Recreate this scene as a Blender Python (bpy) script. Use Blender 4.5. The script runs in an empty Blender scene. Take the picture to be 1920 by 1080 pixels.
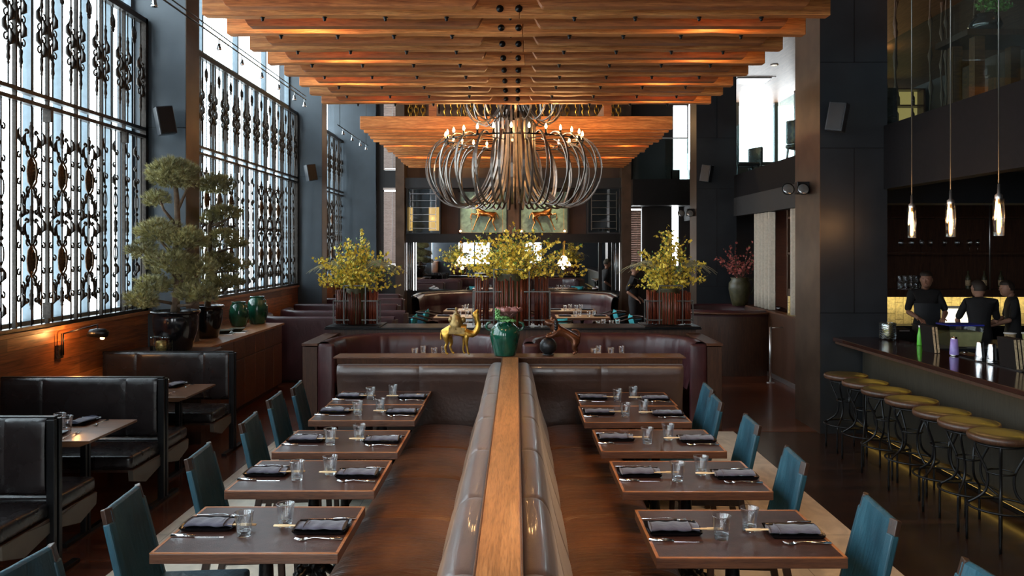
import bpy, math, random
from math import sin, cos, pi, radians as R
from mathutils import Vector, Matrix, noise as mnoise

SC = bpy.context.scene
COL = SC.collection

# ------------------------------------------------------------------ camera, sky, light, exposure
cam_d = bpy.data.cameras.new('camera'); cam = bpy.data.objects.new('camera', cam_d); COL.objects.link(cam)
cam.location = (0, 0, 2.05); cam.rotation_euler = (R(90), 0, 0)
cam_d.sensor_width = 36; cam_d.lens = 36 * 1500 / 1920.0
cam_d.shift_x = -8 / 1920.0; cam_d.shift_y = -75 / 1920.0
cam_d.clip_start = 0.05; cam_d.clip_end = 200
SC.camera = cam

SKY = 10.0
W = bpy.data.worlds.new('sky'); SC.world = W; W.use_nodes = True
nt = W.node_tree; nt.nodes.clear()
wo = nt.nodes.new('ShaderNodeOutputWorld'); bg = nt.nodes.new('ShaderNodeBackground')
tc = nt.nodes.new('ShaderNodeTexCoord'); sp = nt.nodes.new('ShaderNodeSeparateXYZ'); rmp = nt.nodes.new('ShaderNodeValToRGB')
nt.links.new(tc.outputs['Generated'], sp.inputs[0]); nt.links.new(sp.outputs['Z'], rmp.inputs[0])
rmp.color_ramp.elements[0].position = 0.0; rmp.color_ramp.elements[0].color = (0.80, 0.84, 0.86, 1)
rmp.color_ramp.elements[1].position = 0.5; rmp.color_ramp.elements[1].color = (0.84, 0.93, 1.0, 1)
nt.links.new(rmp.outputs[0], bg.inputs[0]); bg.inputs[1].default_value = SKY
nt.links.new(bg.outputs[0], wo.inputs[0])

def light(name, kind, loc, power, color, size=0.1, rot=None, target=None, size_y=None, spot=60, blend=.6, portal=False, parent=None):
    d = bpy.data.lights.new(name, kind); d.energy = power; d.color = color
    if kind == 'AREA':
        d.shape = 'RECTANGLE'; d.size = size; d.size_y = size_y or size
        if portal: d.cycles.is_portal = True
    elif kind == 'SPOT':
        d.spot_size = R(spot); d.spot_blend = blend; d.shadow_soft_size = size
    else: d.shadow_soft_size = size
    o = bpy.data.objects.new(name, d); COL.objects.link(o); o.location = loc
    if rot: o.rotation_euler = rot
    if target: o.rotation_euler = (Vector(target) - Vector(loc)).to_track_quat('-Z', 'Y').to_euler()
    if parent: o.parent = parent
    return o

# openings to the sky (light portals): left windows, clerestory, wall behind the camera, right gallery end
for y0, y1 in ((-3.2, 3.0), (3.4, 9.1), (9.52, 15.35), (15.8, 19.4)):
    light('window_portal', 'AREA', (-4.45, (y0+y1)/2, 3.0), 1, (1,1,1), size=3.3, size_y=y1-y0, rot=(0, R(-90), 0), portal=True)
    light('clerestory_portal', 'AREA', (-4.45, (y0+y1)/2, 5.5), 1, (1,1,1), size=1.6, size_y=y1-y0, rot=(0, R(-90), 0), portal=True)
light('rear_portal', 'AREA', (.9, -4.1, 3.4), 1, (1,1,1), size=1.0, size_y=3.6, rot=(R(90), 0, 0), portal=True)
light('rear_portal', 'AREA', (-2.3, -4.1, 3.4), 1, (1,1,1), size=1.8, size_y=3.6, rot=(R(90), 0, 0), portal=True)
light('gallery_portal', 'AREA', (6.4, 19.7, 4.75), 1, (1,1,1), size=4.2, size_y=1.7, rot=(R(-90), 0, 0), portal=True)

WARM = (1.0, .56, .24)
# ceiling spot heads over the tables (warm)
for x, y, tx, ty, p in ((0.3, 2.2, .55, 3.7, 190), (-.3, 2.2, -.62, 3.8, 120), (.5, 4.4, .55, 5.4, 70), (-.4, 4.4, -.55, 5.4, 60), (0, 4.6, 0, 5.2, 45), (0.3, 5.0, 0, 7.3, 50),
                        (-1.2, 5.5, -1.2, 8.9, 60), (1.5, 5.5, 1.6, 8.9, 60), (0, 8, 0, 10.5, 60), (2.6, 2.0, 2.0, 3.9, 110), (2.4, 4.4, 1.9, 6.2, 90)):
    light('canopy_spot', 'SPOT', (x, y, 3.86), p, WARM, size=.04, target=(tx, ty, .6), spot=58, blend=.8)
# warm lamps that wash the tops of the canopies
for y in (5.59, 6.69, 7.79, 8.89, 9.98):
    for x in (-1.75, 0.0, 1.75):
        light('canopy_uplight', 'POINT', (x + .1*sin(y*9), y, 4.05), 12, (1.0, .5, .18), size=.03)
for x in (-2.0, -.7, .7, 2.0):
    for y in (12.9, 14.6, 16.3): light('canopy_uplight', 'POINT', (x, y, 4.02), 5, (1.0, .45, .16), size=.03)
    light('canopy_spot', 'SPOT', (x*.6, 11.6, 3.2), 30, (1.0, .5, .2), size=.05, target=(x, 13.5, 4.0), spot=95)

SC.view_settings.view_transform = 'Standard'; SC.view_settings.look = 'None'
SC.view_settings.exposure = 0.0; SC.view_settings.gamma = 1.0
SC.view_settings.use_curve_mapping = False
cy = SC.cycles
cy.use_denoising = True; cy.max_bounces = 8; cy.diffuse_bounces = 3; cy.glossy_bounces = 4
cy.transmission_bounces = 8; cy.transparent_max_bounces = 12
cy.caustics_reflective = False; cy.caustics_refractive = False
cy.sample_clamp_indirect = 6.0; cy.use_adaptive_sampling = True; cy.adaptive_threshold = 0.02

# ------------------------------------------------------------------ mesh builder
class MB:
    def __init__(s): s.v = []; s.f = []; s.sm = []
    def add(s, vs, fs, smooth=False):
        o = len(s.v); s.v += [tuple(p) for p in vs]
        for f in fs: s.f.append(tuple(i + o for i in f)); s.sm.append(smooth)
        return s
    def box(s, x0, x1, y0, y1, z0, z1):
        vs = [(x, y, z) for z in (z0, z1) for y in (y0, y1) for x in (x0, x1)]
        return s.add(vs, [(0,2,3,1), (4,5,7,6), (0,1,5,4), (2,6,7,3), (0,4,6,2), (1,3,7,5)])
    def obox(s, c, size, M=None):
        M = M or Matrix(); hx, hy, hz = size[0]/2, size[1]/2, size[2]/2
        vs = [Vector(c) + (M.to_3x3() @ Vector((x, y, z))) for z in (-hz, hz) for y in (-hy, hy) for x in (-hx, hx)]
        return s.add(vs, [(0,2,3,1), (4,5,7,6), (0,1,5,4), (2,6,7,3), (0,4,6,2), (1,3,7,5)])
    def bar(s, a, b, w, t=None, up=(0,0,1)):
        a = Vector(a); b = Vector(b); d = b - a; L = d.length
        if L < 1e-6: return s
        z = d/L; u = Vector(up)
        if abs(z.dot(u)) > .98: u = Vector((0,1,0))
        x = u.cross(z).normalized(); y = z.cross(x)
        M = Matrix((x, y, z)).transposed()
        return s.obox((a+b)/2, (w, t or w, L), M)
    def tube(s, pts, r, n=8, closed=False, caps=True, sx=1.0, sy=1.0, up=None, smooth=True):
        pts = [Vector(p) for p in pts]; m = len(pts)
        if m < 2: return s
        rs = r if isinstance(r, (list, tuple)) else [r]*m
        vs = []; T0 = None; N = None
        for i in range(m):
            if closed: T = pts[(i+1) % m] - pts[i-1]
            else: T = pts[min(i+1, m-1)] - pts[max(i-1, 0)]
            if T.length < 1e-9: T = T0 or Vector((0,0,1))
            T = T.normalized()
            if up is not None:
                N = Vector(up) - T*Vector(up).dot(T); N = N.normalized() if N.length > 1e-5 else T.orthogonal().normalized()
            elif N is None: N = T.orthogonal().normalized()
            else:
                N = N - T*N.dot(T); N = N.normalized() if N.length > 1e-5 else T.orthogonal().normalized()
            B = T.cross(N); T0 = T
            for k in range(n):
                a = 2*pi*(k+.5)/n
                vs.append(pts[i] + N*(cos(a)*rs[i]*sx) + B*(sin(a)*rs[i]*sy))
        fs = []
        for i in range(m if closed else m-1):
            j = (i+1) % m
            for k in range(n): fs.append((i*n+k, i*n+(k+1) % n, j*n+(k+1) % n, j*n+k))
        if caps and not closed:
            fs.append(tuple(range(n))[::-1]); fs.append(tuple((m-1)*n+k for k in range(n)))
        return s.add(vs, fs, smooth)
    def lathe(s, prof, n=24, c=(0,0,0), smooth=True, a0=0, a1=2*pi):
        full = abs(a1-a0-2*pi) < 1e-6; cols = n if full else n+1
        vs = []; m = len(prof)
        for (r, z) in prof:
            for k in range(cols):
                a = a0 + (a1-a0)*k/n
                vs.append((c[0]+r*cos(a), c[1]+r*sin(a), c[2]+z))
        fs = []
        for i in range(m-1):
            for k in range(n):
                k2 = (k+1) % cols
                fs.append((i*cols+k, i*cols+k2, (i+1)*cols+k2, (i+1)*cols+k))
        return s.add(vs, fs, smooth)
    def ell(s, c, r, nu=14, nv=8, M=None, smooth=True):
        if not isinstance(r, (tuple, list)): r = (r, r, r)
        vs = []; c = Vector(c)
        for j in range(nv+1):
            t = pi*j/nv
            for k in range(nu):
                a = 2*pi*k/nu
                p = Vector((r[0]*sin(t)*cos(a), r[1]*sin(t)*sin(a), -r[2]*cos(t)))
                if M is not None: p = M @ p
                vs.append(c+p)
        fs = [(j*nu+k, j*nu+(k+1) % nu, (j+1)*nu+(k+1) % nu, (j+1)*nu+k) for j in range(nv) for k in range(nu)]
        return s.add(vs, fs, smooth)
    def prism(s, poly, axis, a0, a1, smooth=False):
        """poly: 2D points in the two axes other than AXIS (in x,y,z order)"""
        n = len(poly); vs = []
        for a in (a0, a1):
            for p, q in poly:
                vs.append({'x': (a, p, q), 'y': (p, a, q), 'z': (p, q, a)}[axis])
        fs = [(i, (i+1) % n, n+(i+1) % n, n+i) for i in range(n)]
        fs += [tuple(range(n))[::-1], tuple(range(n, 2*n))]
        return s.add(vs, fs, smooth)
    def grid(s, fn, nu, nv, smooth=True, closed=False):
        vs = [fn(i/nu, j/nv) for j in range(nv+1) for i in range(nu+1)]
        w = nu+1
        return s.add(vs, [(j*w+i, j*w+i+1, (j+1)*w+i+1, (j+1)*w+i) for j in range(nv) for i in range(nu)], smooth)
    def rbox(s, x0, x1, y0, y1, z0, z1, r=.02, n=3):
        """box with rounded edges (soft cushions)"""
        cx, cy_, cz = (x0+x1)/2, (y0+y1)/2, (z0+z1)/2
        hx, hy, hz = (x1-x0)/2, (y1-y0)/2, (z1-z0)/2
        def ax(h):
            return [-h] + [-h + r*(1-cos(pi/2*k/n)) for k in range(1, n+1)] + [h - r*(1-cos(pi/2*k/n)) for k in range(n, 0, -1)] + [h]
        faces = []
        for a, b, c3, sgn in ((0,1,2,1), (0,1,2,-1), (1,2,0,1), (1,2,0,-1), (2,0,1,1), (2,0,1,-1)):
            H = (hx, hy, hz); A = ax(H[a]); B = ax(H[b]); o = len(s.v); vs = []
            for q in B:
                for p in A:
                    P = [0,0,0]; P[a] = p; P[b] = q; P[c3] = sgn*H[c3]
                    C = [max(-(H[i]-r), min(H[i]-r, P[i])) for i in range(3)]
                    D = Vector([P[i]-C[i] for i in range(3)])
                    if D.length > 1e-9: D = D.normalized()*r
                    vs.append((cx+C[0]+D[0], cy_+C[1]+D[1], cz+C[2]+D[2]))
            w = len(A); fs = []
            for j in range(len(B)-1):
                for i in range(w-1):
                    f = (j*w+i, j*w+i+1, (j+1)*w+i+1, (j+1)*w+i)
                    fs.append(f if sgn > 0 else f[::-1])
            s.add(vs, fs, True)
        return s
    def xf(s, M, start=0):
        for i in range(start, len(s.v)): s.v[i] = tuple(M @ Vector(s.v[i]))
        return s
    def mesh(s, name):
        me = bpy.data.meshes.new(name); me.from_pydata(s.v, [], s.f); me.update()
        me.polygons.foreach_set('use_smooth', s.sm)
        return me
    def build(s, name, mat, parent=None, loc=None, rot=None, bevel=0, sub=0):
        me = s.mesh(name)
        if mat: me.materials.append(mat)
        o = bpy.data.objects.new(name, me); COL.objects.link(o)
        if parent is not None: o.parent = parent
        if loc is not None: o.location = loc
        if rot is not None: o.rotation_euler = rot
        if bevel:
            m = o.modifiers.new('bevel', 'BEVEL'); m.width = bevel; m.segments = 2; m.limit_method = 'ANGLE'; m.angle_limit = R(40)
        if sub:
            m = o.modifiers.new('sub', 'SUBSURF'); m.levels = sub; m.render_levels = sub
        return o

def tag(o, label=None, cat=None, group=None, kind=None):
    if label: o['label'] = label
    if cat: o['category'] = cat
    if group: o['group'] = group
    if kind: o['kind'] = kind
    return o
def thing(name, label, cat, loc=(0,0,0), rz=0, group=None):
    o = bpy.data.objects.new(name, None); COL.objects.link(o); o.empty_display_size = .1
    o.location = loc; o.rotation_euler = (0, 0, rz)
    return tag(o, label, cat, group)
def struct(name, mb, mat, parent=None, **k):
    o = mb.build(name, mat, parent, **k)
    if parent is None: o['kind'] = 'structure'
    return o
KIDS = {}
def kids(o): return [c for c in o.children]
def dup(root, loc, rz=0, label=None, group=None, sc=None):
    def rec(o, par):
        c = o.copy(); COL.objects.link(c); c.parent = par
        for ch in kids(o): rec(ch, c)
        return c
    r = rec(root, None); r.location = loc; r.rotation_euler = (0, 0, rz)
    if sc: r.scale = sc
    if label: r['label'] = label
    if group: r['group'] = group
    return r

def skin(name, pts, edges, mat, parent, sub=2, root=None, loc=None, rot=None):
    """one continuous body: pts {key: (x,y,z,r)} or (x,y,z,rx,ry), grown with a Skin modifier"""
    ks = list(pts); ix = {k: i for i, k in enumerate(ks)}
    me = bpy.data.meshes.new(name); me.from_pydata([pts[k][:3] for k in ks], [(ix[a], ix[b]) for a, b in edges], [])
    me.materials.append(mat)
    o = bpy.data.objects.new(name, me); COL.objects.link(o); o.parent = parent
    if loc: o.location = loc
    if rot: o.rotation_euler = rot
    m = o.modifiers.new('skin', 'SKIN'); m.use_smooth_shade = True
    sv = me.skin_vertices[0].data
    for k, i in ix.items():
        p = pts[k]; sv[i].radius = (p[3], p[4] if len(p) > 4 else p[3]); sv[i].use_root = (k == (root or ks[0]))
    if sub:
        q = o.modifiers.new('sub', 'SUBSURF'); q.levels = sub; q.render_levels = sub
    return o
def chain(*ks): return [(ks[i], ks[i+1]) for i in range(len(ks)-1)]

# ------------------------------------------------------------------ materials
def nmat(name):
    m = bpy.data.materials.new(name); m.use_nodes = True
    n = m.node_tree.nodes; l = m.node_tree.links; b = n['Principled BSDF']
    return m, n, l, b
def plain(name, c, rough=.5, metal=0, spec=.5, noise_amt=.12, ns=18, bump=0, bs=60, coat=0, emit=None, es=0, alpha=None, sheen=0, aniso=0):
    m, n, l, b = nmat(name)
    b.inputs['Roughness'].default_value = rough; b.inputs['Metallic'].default_value = metal
    b.inputs['Specular IOR Level'].default_value = spec; b.inputs['Coat Weight'].default_value = coat
    b.inputs['Coat Roughness'].default_value = .12
    if sheen: b.inputs['Sheen Weight'].default_value = sheen
    t = n.new('ShaderNodeTexCoord'); z = n.new('ShaderNodeTexNoise'); z.inputs['Scale'].default_value = ns; z.inputs['Detail'].default_value = 4
    l.new(t.outputs['Object'], z.inputs['Vector'])
    cr = n.new('ShaderNodeValToRGB'); l.new(z.outputs['Fac'], cr.inputs[0])
    cr.color_ramp.elements[0].position = .3; cr.color_ramp.elements[1].position = .72
    cr.color_ramp.elements[0].color = tuple(x*(1-noise_amt) for x in c)+(1,); cr.color_ramp.elements[1].color = tuple(min(1, x*(1+noise_amt)) for x in c)+(1,)
    l.new(cr.outputs[0], b.inputs['Base Color'])
    if bump:
        z2 = n.new('ShaderNodeTexNoise'); z2.inputs['Scale'].default_value = bs; z2.inputs['Detail'].default_value = 3
        l.new(t.outputs['Object'], z2.inputs['Vector'])
        bp = n.new('ShaderNodeBump'); bp.inputs['Strength'].default_value = bump; bp.inputs['Distance'].default_value = .01
        l.new(z2.outputs['Fac'], bp.inputs['Height']); l.new(bp.outputs[0], b.inputs['Normal'])
    if emit: b.inputs['Emission Color'].default_value = emit+(1,); b.inputs['Emission Strength'].default_value = es
    return m
def emis(name, c, s):
    m, n, l, b = nmat(name); b.inputs['Base Color'].default_value = (0,0,0,1)
    b.inputs['Emission Color'].default_value = c+(1,); b.inputs['Emission Strength'].default_value = s
    return m
def wood(name, c1, c2, axis='x', scale=1.0, rough=.45, coat=0.0, dark=(.03,.012,.006), rnd=.25, bump=.15, stretch=14, c3=None):
    """streaky grain running along AXIS, tone shifted per object"""
    m, n, l, b = nmat(name)
    t = n.new('ShaderNodeTexCoord'); oi = n.new('ShaderNodeObjectInfo')
    add = n.new('ShaderNodeVectorMath'); add.operation = 'MULTIPLY_ADD'
    cmb = n.new('ShaderNodeCombineXYZ')
    for i in range(3): l.new(oi.outputs['Random'], cmb.inputs[i])
    add.inputs[1].default_value = (37, 53, 71); l.new(cmb.outputs[0], add.inputs[0]); l.new(t.outputs['Object'], add.inputs[2])
    mp = n.new('ShaderNodeMapping'); s = [stretch*scale]*3; s['xyz'.index(axis)] = 1.0*scale; mp.inputs['Scale'].default_value = s
    l.new(add.outputs[0], mp.inputs['Vector'])
    z = n.new('ShaderNodeTexNoise'); z.inputs['Scale'].default_value = 1.6; z.inputs['Detail'].default_value = 8; z.inputs['Roughness'].default_value = .62; z.inputs['Distortion'].default_value = 1.3
    l.new(mp.outputs[0], z.inputs['Vector'])
    cr = n.new('ShaderNodeValToRGB'); l.new(z.outputs['Fac'], cr.inputs[0])
    e = cr.color_ramp.elements; e[0].position = .28; e[0].color = tuple(c1)+(1,); e[1].position = .68; e[1].color = tuple(c2)+(1,)
    if c3: q = e.new(.5); q.color = tuple(c3)+(1,)
    z3 = n.new('ShaderNodeTexNoise'); z3.inputs['Scale'].default_value = 9; z3.inputs['Detail'].default_value = 4
    l.new(mp.outputs[0], z3.inputs['Vector'])
    cr3 = n.new('ShaderNodeValToRGB'); l.new(z3.outputs['Fac'], cr3.inputs[0]); cr3.color_ramp.elements[0].position = .36; cr3.color_ramp.elements[1].position = .52
    cr3.color_ramp.elements[0].color = (.55,.5,.45,1); cr3.color_ramp.elements[1].color = (1,1,1,1)
    mx = n.new('ShaderNodeMixRGB'); mx.blend_type = 'MULTIPLY'; mx.inputs[0].default_value = .7
    l.new(cr.outputs[0], mx.inputs[1]); l.new(cr3.outputs[0], mx.inputs[2])
    hs = n.new('ShaderNodeHueSaturation'); mr = n.new('ShaderNodeMapRange'); mr.inputs['To Min'].default_value = 1-rnd; mr.inputs['To Max'].default_value = 1+rnd
    l.new(oi.outputs['Random'], mr.inputs['Value']); l.new(mr.outputs[0], hs.inputs['Value']); l.new(mx.outputs[0], hs.inputs['Color'])
    l.new(hs.outputs[0], b.inputs['Base Color'])
    b.inputs['Roughness'].default_value = rough; b.inputs['Coat Weight'].default_value = coat; b.inputs['Coat Roughness'].default_value = .15
    bp = n.new('ShaderNodeBump'); bp.inputs['Strength'].default_value = bump; bp.inputs['Distance'].default_value = .01
    l.new(z3.outputs['Fac'], bp.inputs['Height']); l.new(bp.outputs[0], b.inputs['Normal'])
    return m
def planks(name, c1, c2, mortar, along='y', w=.09, L=1.4, rough=.3, ms=.002, gs=(2, 30, 1), coat=0, bump=.2, plane='xy', grain=.5):
    m, n, l, b = nmat(name)
    t = n.new('ShaderNodeTexCoord'); sp_ = n.new('ShaderNodeSeparateXYZ'); cb = n.new('ShaderNodeCombineXYZ')
    l.new(t.outputs['Object'], sp_.inputs[0])
    A = {'x': 0, 'y': 1, 'z': 2}; other = plane.replace(along, '')
    l.new(sp_.outputs[A[along]], cb.inputs[0]); l.new(sp_.outputs[A[other]], cb.inputs[1])
    br = n.new('ShaderNodeTexBrick'); br.inputs['Scale'].default_value = 1.0
    br.inputs['Brick Width'].default_value = L; br.inputs['Row Height'].default_value = w; br.inputs['Mortar Size'].default_value = ms
    br.inputs['Color1'].default_value = tuple(c1)+(1,); br.inputs['Color2'].default_value = tuple(c2)+(1,); br.inputs['Mortar'].default_value = tuple(mortar)+(1,)
    br.inputs['Bias'].default_value = 0.0; br.offset = .37
    l.new(cb.outputs[0], br.inputs['Vector'])
    mp = n.new('ShaderNodeMapping'); mp.inputs['Scale'].default_value = gs; l.new(cb.outputs[0], mp.inputs['Vector'])
    z = n.new('ShaderNodeTexNoise'); z.inputs['Scale'].default_value = 1.5; z.inputs['Detail'].default_value = 6; z.inputs['Distortion'].default_value = 1
    l.new(mp.outputs[0], z.inputs['Vector'])
    cr = n.new('ShaderNodeValToRGB'); l.new(z.outputs['Fac'], cr.inputs[0]); cr.color_ramp.elements[0].position = .3; cr.color_ramp.elements[1].position = .7
    g = 1-grain; cr.color_ramp.elements[0].color = (g, g, g, 1); cr.color_ramp.elements[1].color = (1.25,1.25,1.25,1)
    mx = n.new('ShaderNodeMixRGB'); mx.blend_type = 'MULTIPLY'; mx.inputs[0].default_value = 1; l.new(br.outputs[0], mx.inputs[1]); l.new(cr.outputs[0], mx.inputs[2])
    l.new(mx.outputs[0], b.inputs['Base Color']); b.inputs['Roughness'].default_value = rough; b.inputs['Coat Weight'].default_value = coat
    b.inputs['Coat Roughness'].default_value = .1
    bp = n.new('ShaderNodeBump'); bp.inputs['Strength'].default_value = bump; bp.inputs['Distance'].default_value = .004
    inv = n.new('ShaderNodeMath'); inv.operation = 'SUBTRACT'; inv.inputs[0].default_value = 1; l.new(br.outputs['Fac'], inv.inputs[1])
    l.new(inv.outputs[0], bp.inputs['Height']); l.new(bp.outputs[0], b.inputs['Normal'])
    return m
def leather(name, c, rough=.32, wr=.25, wrs=(1, 9, 1), c2=None, spec=.5, grainb=.12, coat=0.0, sheen=0.0):
    m, n, l, b = nmat(name); b.inputs['Sheen Weight'].default_value = sheen; b.inputs['Sheen Roughness'].default_value = .38; b.inputs['Sheen Tint'].default_value = (.9,.92,.95,1)
    t = n.new('ShaderNodeTexCoord')
    z = n.new('ShaderNodeTexNoise'); z.inputs['Scale'].default_value = 3.5; z.inputs['Detail'].default_value = 6; l.new(t.outputs['Object'], z.inputs['Vector'])
    cr = n.new('ShaderNodeValToRGB'); l.new(z.outputs['Fac'], cr.inputs[0]); cr.color_ramp.elements[0].position = .3; cr.color_ramp.elements[1].position = .72
    cr.color_ramp.elements[0].color = tuple(x*.78 for x in c)+(1,); cr.color_ramp.elements[1].color = (tuple(c2) if c2 else tuple(x*1.25 for x in c))+(1,)
    l.new(cr.outputs[0], b.inputs['Base Color'])
    b.inputs['Roughness'].default_value = rough; b.inputs['Specular IOR Level'].default_value = spec; b.inputs['Coat Weight'].default_value = coat
    rr = n.new('ShaderNodeMapRange'); rr.inputs['To Min'].default_value = rough*.8; rr.inputs['To Max'].default_value = rough*1.35; l.new(z.outputs['Fac'], rr.inputs['Value']); l.new(rr.outputs[0], b.inputs['Roughness'])
    v = n.new('ShaderNodeTexVoronoi'); v.inputs['Scale'].default_value = 260; l.new(t.outputs['Object'], v.inputs['Vector'])
    mp = n.new('ShaderNodeMapping'); mp.inputs['Scale'].default_value = wrs; l.new(t.outputs['Object'], mp.inputs['Vector'])
    w = n.new('ShaderNodeTexNoise'); w.inputs['Scale'].default_value = 4; w.inputs['Detail'].default_value = 3; w.inputs['Distortion'].default_value = .6; l.new(mp.outputs[0], w.inputs['Vector'])
    b1 = n.new('ShaderNodeBump'); b1.inputs['Strength'].default_value = wr; b1.inputs['Distance'].default_value = .02; l.new(w.outputs['Fac'], b1.inputs['Height'])
    b2 = n.new('ShaderNodeBump'); b2.inputs['Strength'].default_value = grainb; b2.inputs['Distance'].default_value = .002; l.new(v.outputs['Distance'], b2.inputs['Height']); l.new(b1.outputs[0], b2.inputs['Normal'])
    l.new(b2.outputs[0], b.inputs['Normal'])
    return m
def glass(name, c=(1,1,1), rough=0.0, ior=1.45):
    m, n, l, b = nmat(name); b.inputs['Base Color'].default_value = tuple(c)+(1,); b.inputs['Roughness'].default_value = rough
    b.inputs['Transmission Weight'].default_value = 1; b.inputs['IOR'].default_value = ior
    return m
def pane(name, tint=(.95,1,1), refl=.08, rough=.02):
    """thin window glass: transparent sheet with a weak reflection"""
    m, n, l, b = nmat(name); n.remove(b); out = n['Material Output']
    tr = n.new('ShaderNodeBsdfTransparent'); tr.inputs[0].default_value = tuple(tint)+(1,)
    gl = n.new('ShaderNodeBsdfGlossy'); gl.inputs['Roughness'].default_value = rough; gl.inputs[0].default_value = (1,1,1,1)
    fr = n.new('ShaderNodeLayerWeight'); fr.inputs[0].default_value = .35
    mr = n.new('ShaderNodeMapRange'); mr.inputs['To Min'].default_value = refl*.6; mr.inputs['To Max'].default_value = min(1, refl*5); l.new(fr.outputs['Fresnel'], mr.inputs['Value'])
    mx = n.new('ShaderNodeMixShader'); l.new(mr.outputs[0], mx.inputs[0]); l.new(tr.outputs[0], mx.inputs[1]); l.new(gl.outputs[0], mx.inputs[2]); l.new(mx.outputs[0], out.inputs[0])
    return m

M = {}
M['beam'] = wood('fir_beam', (.34,.105,.026), (.80,.38,.12), 'x', 1, .5, rnd=.25, c3=(.58,.21,.055), bump=.3)
M['beam_red'] = wood('red_fir', (.24,.065,.016), (.50,.18,.05), 'x', 1, .5, rnd=.3)
M['walnut'] = wood('walnut', (.075,.028,.012), (.20,.085,.036), 'x', 1.6, .35, coat=.3, rnd=.15)
M['walnut_y'] = wood('walnut_lengthwise', (.25,.095,.030), (.50,.22,.080), 'y', 1.2, .38, coat=.3, rnd=.1)
M['walnut_dark'] = wood('dark_walnut', (.035,.014,.008), (.085,.036,.018), 'z', 1.4, .42, rnd=.15)
M['edge'] = wood('table_edge', (.055,.020,.009), (.12,.044,.018), 'x', 2.0, .4, coat=.2, rnd=.1)
M['bead'] = wood('orange_bead', (.28,.095,.030), (.50,.20,.07), 'x', 2.0, .35, coat=.3, rnd=.1)
M['oak'] = wood('light_oak', (.50,.28,.13), (.72,.46,.25), 'x', 1.5, .4, rnd=.1)
M['linoleum'] = plain('table_leather_top', (.046,.021,.017), .29, ns=30, noise_amt=.35, bump=.12, bs=180)
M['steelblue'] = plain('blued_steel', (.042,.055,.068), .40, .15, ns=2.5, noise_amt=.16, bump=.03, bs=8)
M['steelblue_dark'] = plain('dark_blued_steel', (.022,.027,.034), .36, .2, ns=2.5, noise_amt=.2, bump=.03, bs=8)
M['bronze_plate'] = plain('bronze_plate', (.10,.065,.045), .38, .6, ns=4, noise_amt=.25)
M['iron'] = plain('wrought_iron', (.030,.024,.020), .40, .7, ns=40, noise_amt=.4, bump=.2, bs=90)
M['iron_rust'] = plain('gilded_iron', (.085,.050,.028), .38, .8, ns=60, noise_amt=.6, bump=.3, bs=90)
M['black'] = plain('black_metal', (.010,.010,.011), .35, .5)
M['cast'] = plain('cast_iron', (.008,.008,.009), .28, .6, bump=.3, bs=60)
M['hoop'] = plain('pewter_hoop', (.23,.205,.185), .36, .9, ns=6, noise_amt=.3)
M['reed'] = plain('reeded_glass', (.30,.32,.33), .28, .9); M['chrome'] = plain('steel', (.75,.75,.76), .14, 1, noise_amt=.03)
M['alum'] = plain('satin_aluminium', (.6,.6,.6), .35, 1, noise_amt=.05)
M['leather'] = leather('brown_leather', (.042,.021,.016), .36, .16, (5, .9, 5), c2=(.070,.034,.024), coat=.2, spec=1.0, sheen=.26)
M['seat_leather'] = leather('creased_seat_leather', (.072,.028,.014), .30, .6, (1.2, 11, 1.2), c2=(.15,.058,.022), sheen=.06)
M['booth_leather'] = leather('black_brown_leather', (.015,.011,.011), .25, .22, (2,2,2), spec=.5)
M['wine_leather'] = leather('wine_leather', (.040,.012,.016), .32, .2, (3,3,1.2), c2=(.062,.019,.023))
M['teal'] = leather('teal_leather', (.008,.044,.070), .42, .35, (6,6,.9), c2=(.013,.074,.108))
M['teal_cloth'] = plain('teal_cloth', (.05,.40,.45), .8, bump=.3, bs=120, ns=8, noise_amt=.25)
M['grey_cloth'] = plain('grey_blue_cloth', (.30,.36,.40), .8, bump=.3, bs=120)
M['darkwood'] = wood('ebonised_wood', (.018,.009,.006), (.045,.022,.014), 'z', 2, .35, rnd=.15)
M['napkin'] = plain('indigo_napkin', (.050,.048,.078), .85, bump=.35, bs=35, noise_amt=.15, sheen=.3)
M['plate'] = plain('black_glaze', (.010,.010,.012), .12, noise_amt=.05)
M['bamboo'] = plain('bamboo', (.78,.58,.33), .55, noise_amt=.12)
M['glass'] = glass('clear_glass'); M['glasswall'] = pane('tumbler_wall', (.975,.985,.99), .11); M['glass_dark'] = glass('olive_glass', (.45,.55,.30))
M['pane'] = pane('window_pane', (.93,.97,.98), .05); M['pane_green'] = pane('balustrade_glass', (.74,.84,.84), .03)
M['pane_cab'] = pane('cabinet_glass', (.85,.9,.92), .15)
M['mirror'] = plain('mirror_glass', (.86,.88,.88), .012, 1, noise_amt=0.01)
M['floor_red'] = planks('red_hardwood', (.070,.020,.010), (.17,.050,.022), (.010,.004,.003), 'x', .085, 1.3, .27, coat=.15)
M['floor_dark'] = planks('dark_hardwood', (.020,.010,.008), (.045,.020,.013), (.004,.003,.003), 'x', .085, 1.3, .24, coat=.15)
M['stone'] = planks('limestone_slabs', (.60,.54,.44), (.72,.65,.54), (.30,.27,.22), 'y', .62, .95, .42, ms=.003, grain=.16, bump=.1, gs=(3, 4, 1))
M['wallwood'] = planks('walnut_wall_boards', (.17,.050,.016), (.48,.17,.052), (.05,.016,.006), 'y', .17, 1.1, .36, ms=.0015, plane='yz', grain=.6)
M['tile'] = planks('glazed_tile', (.80,.70,.45), (.70,.60,.36), (.30,.24,.12), 'z', .125, .26, .3, ms=.004, plane='xz', grain=.25, gs=(14, 14, 1))
M['barfront'] = wood('bar_front', (.016,.014,.010), (.030,.026,.018), 'z', 1, .5, rnd=.05)
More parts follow.
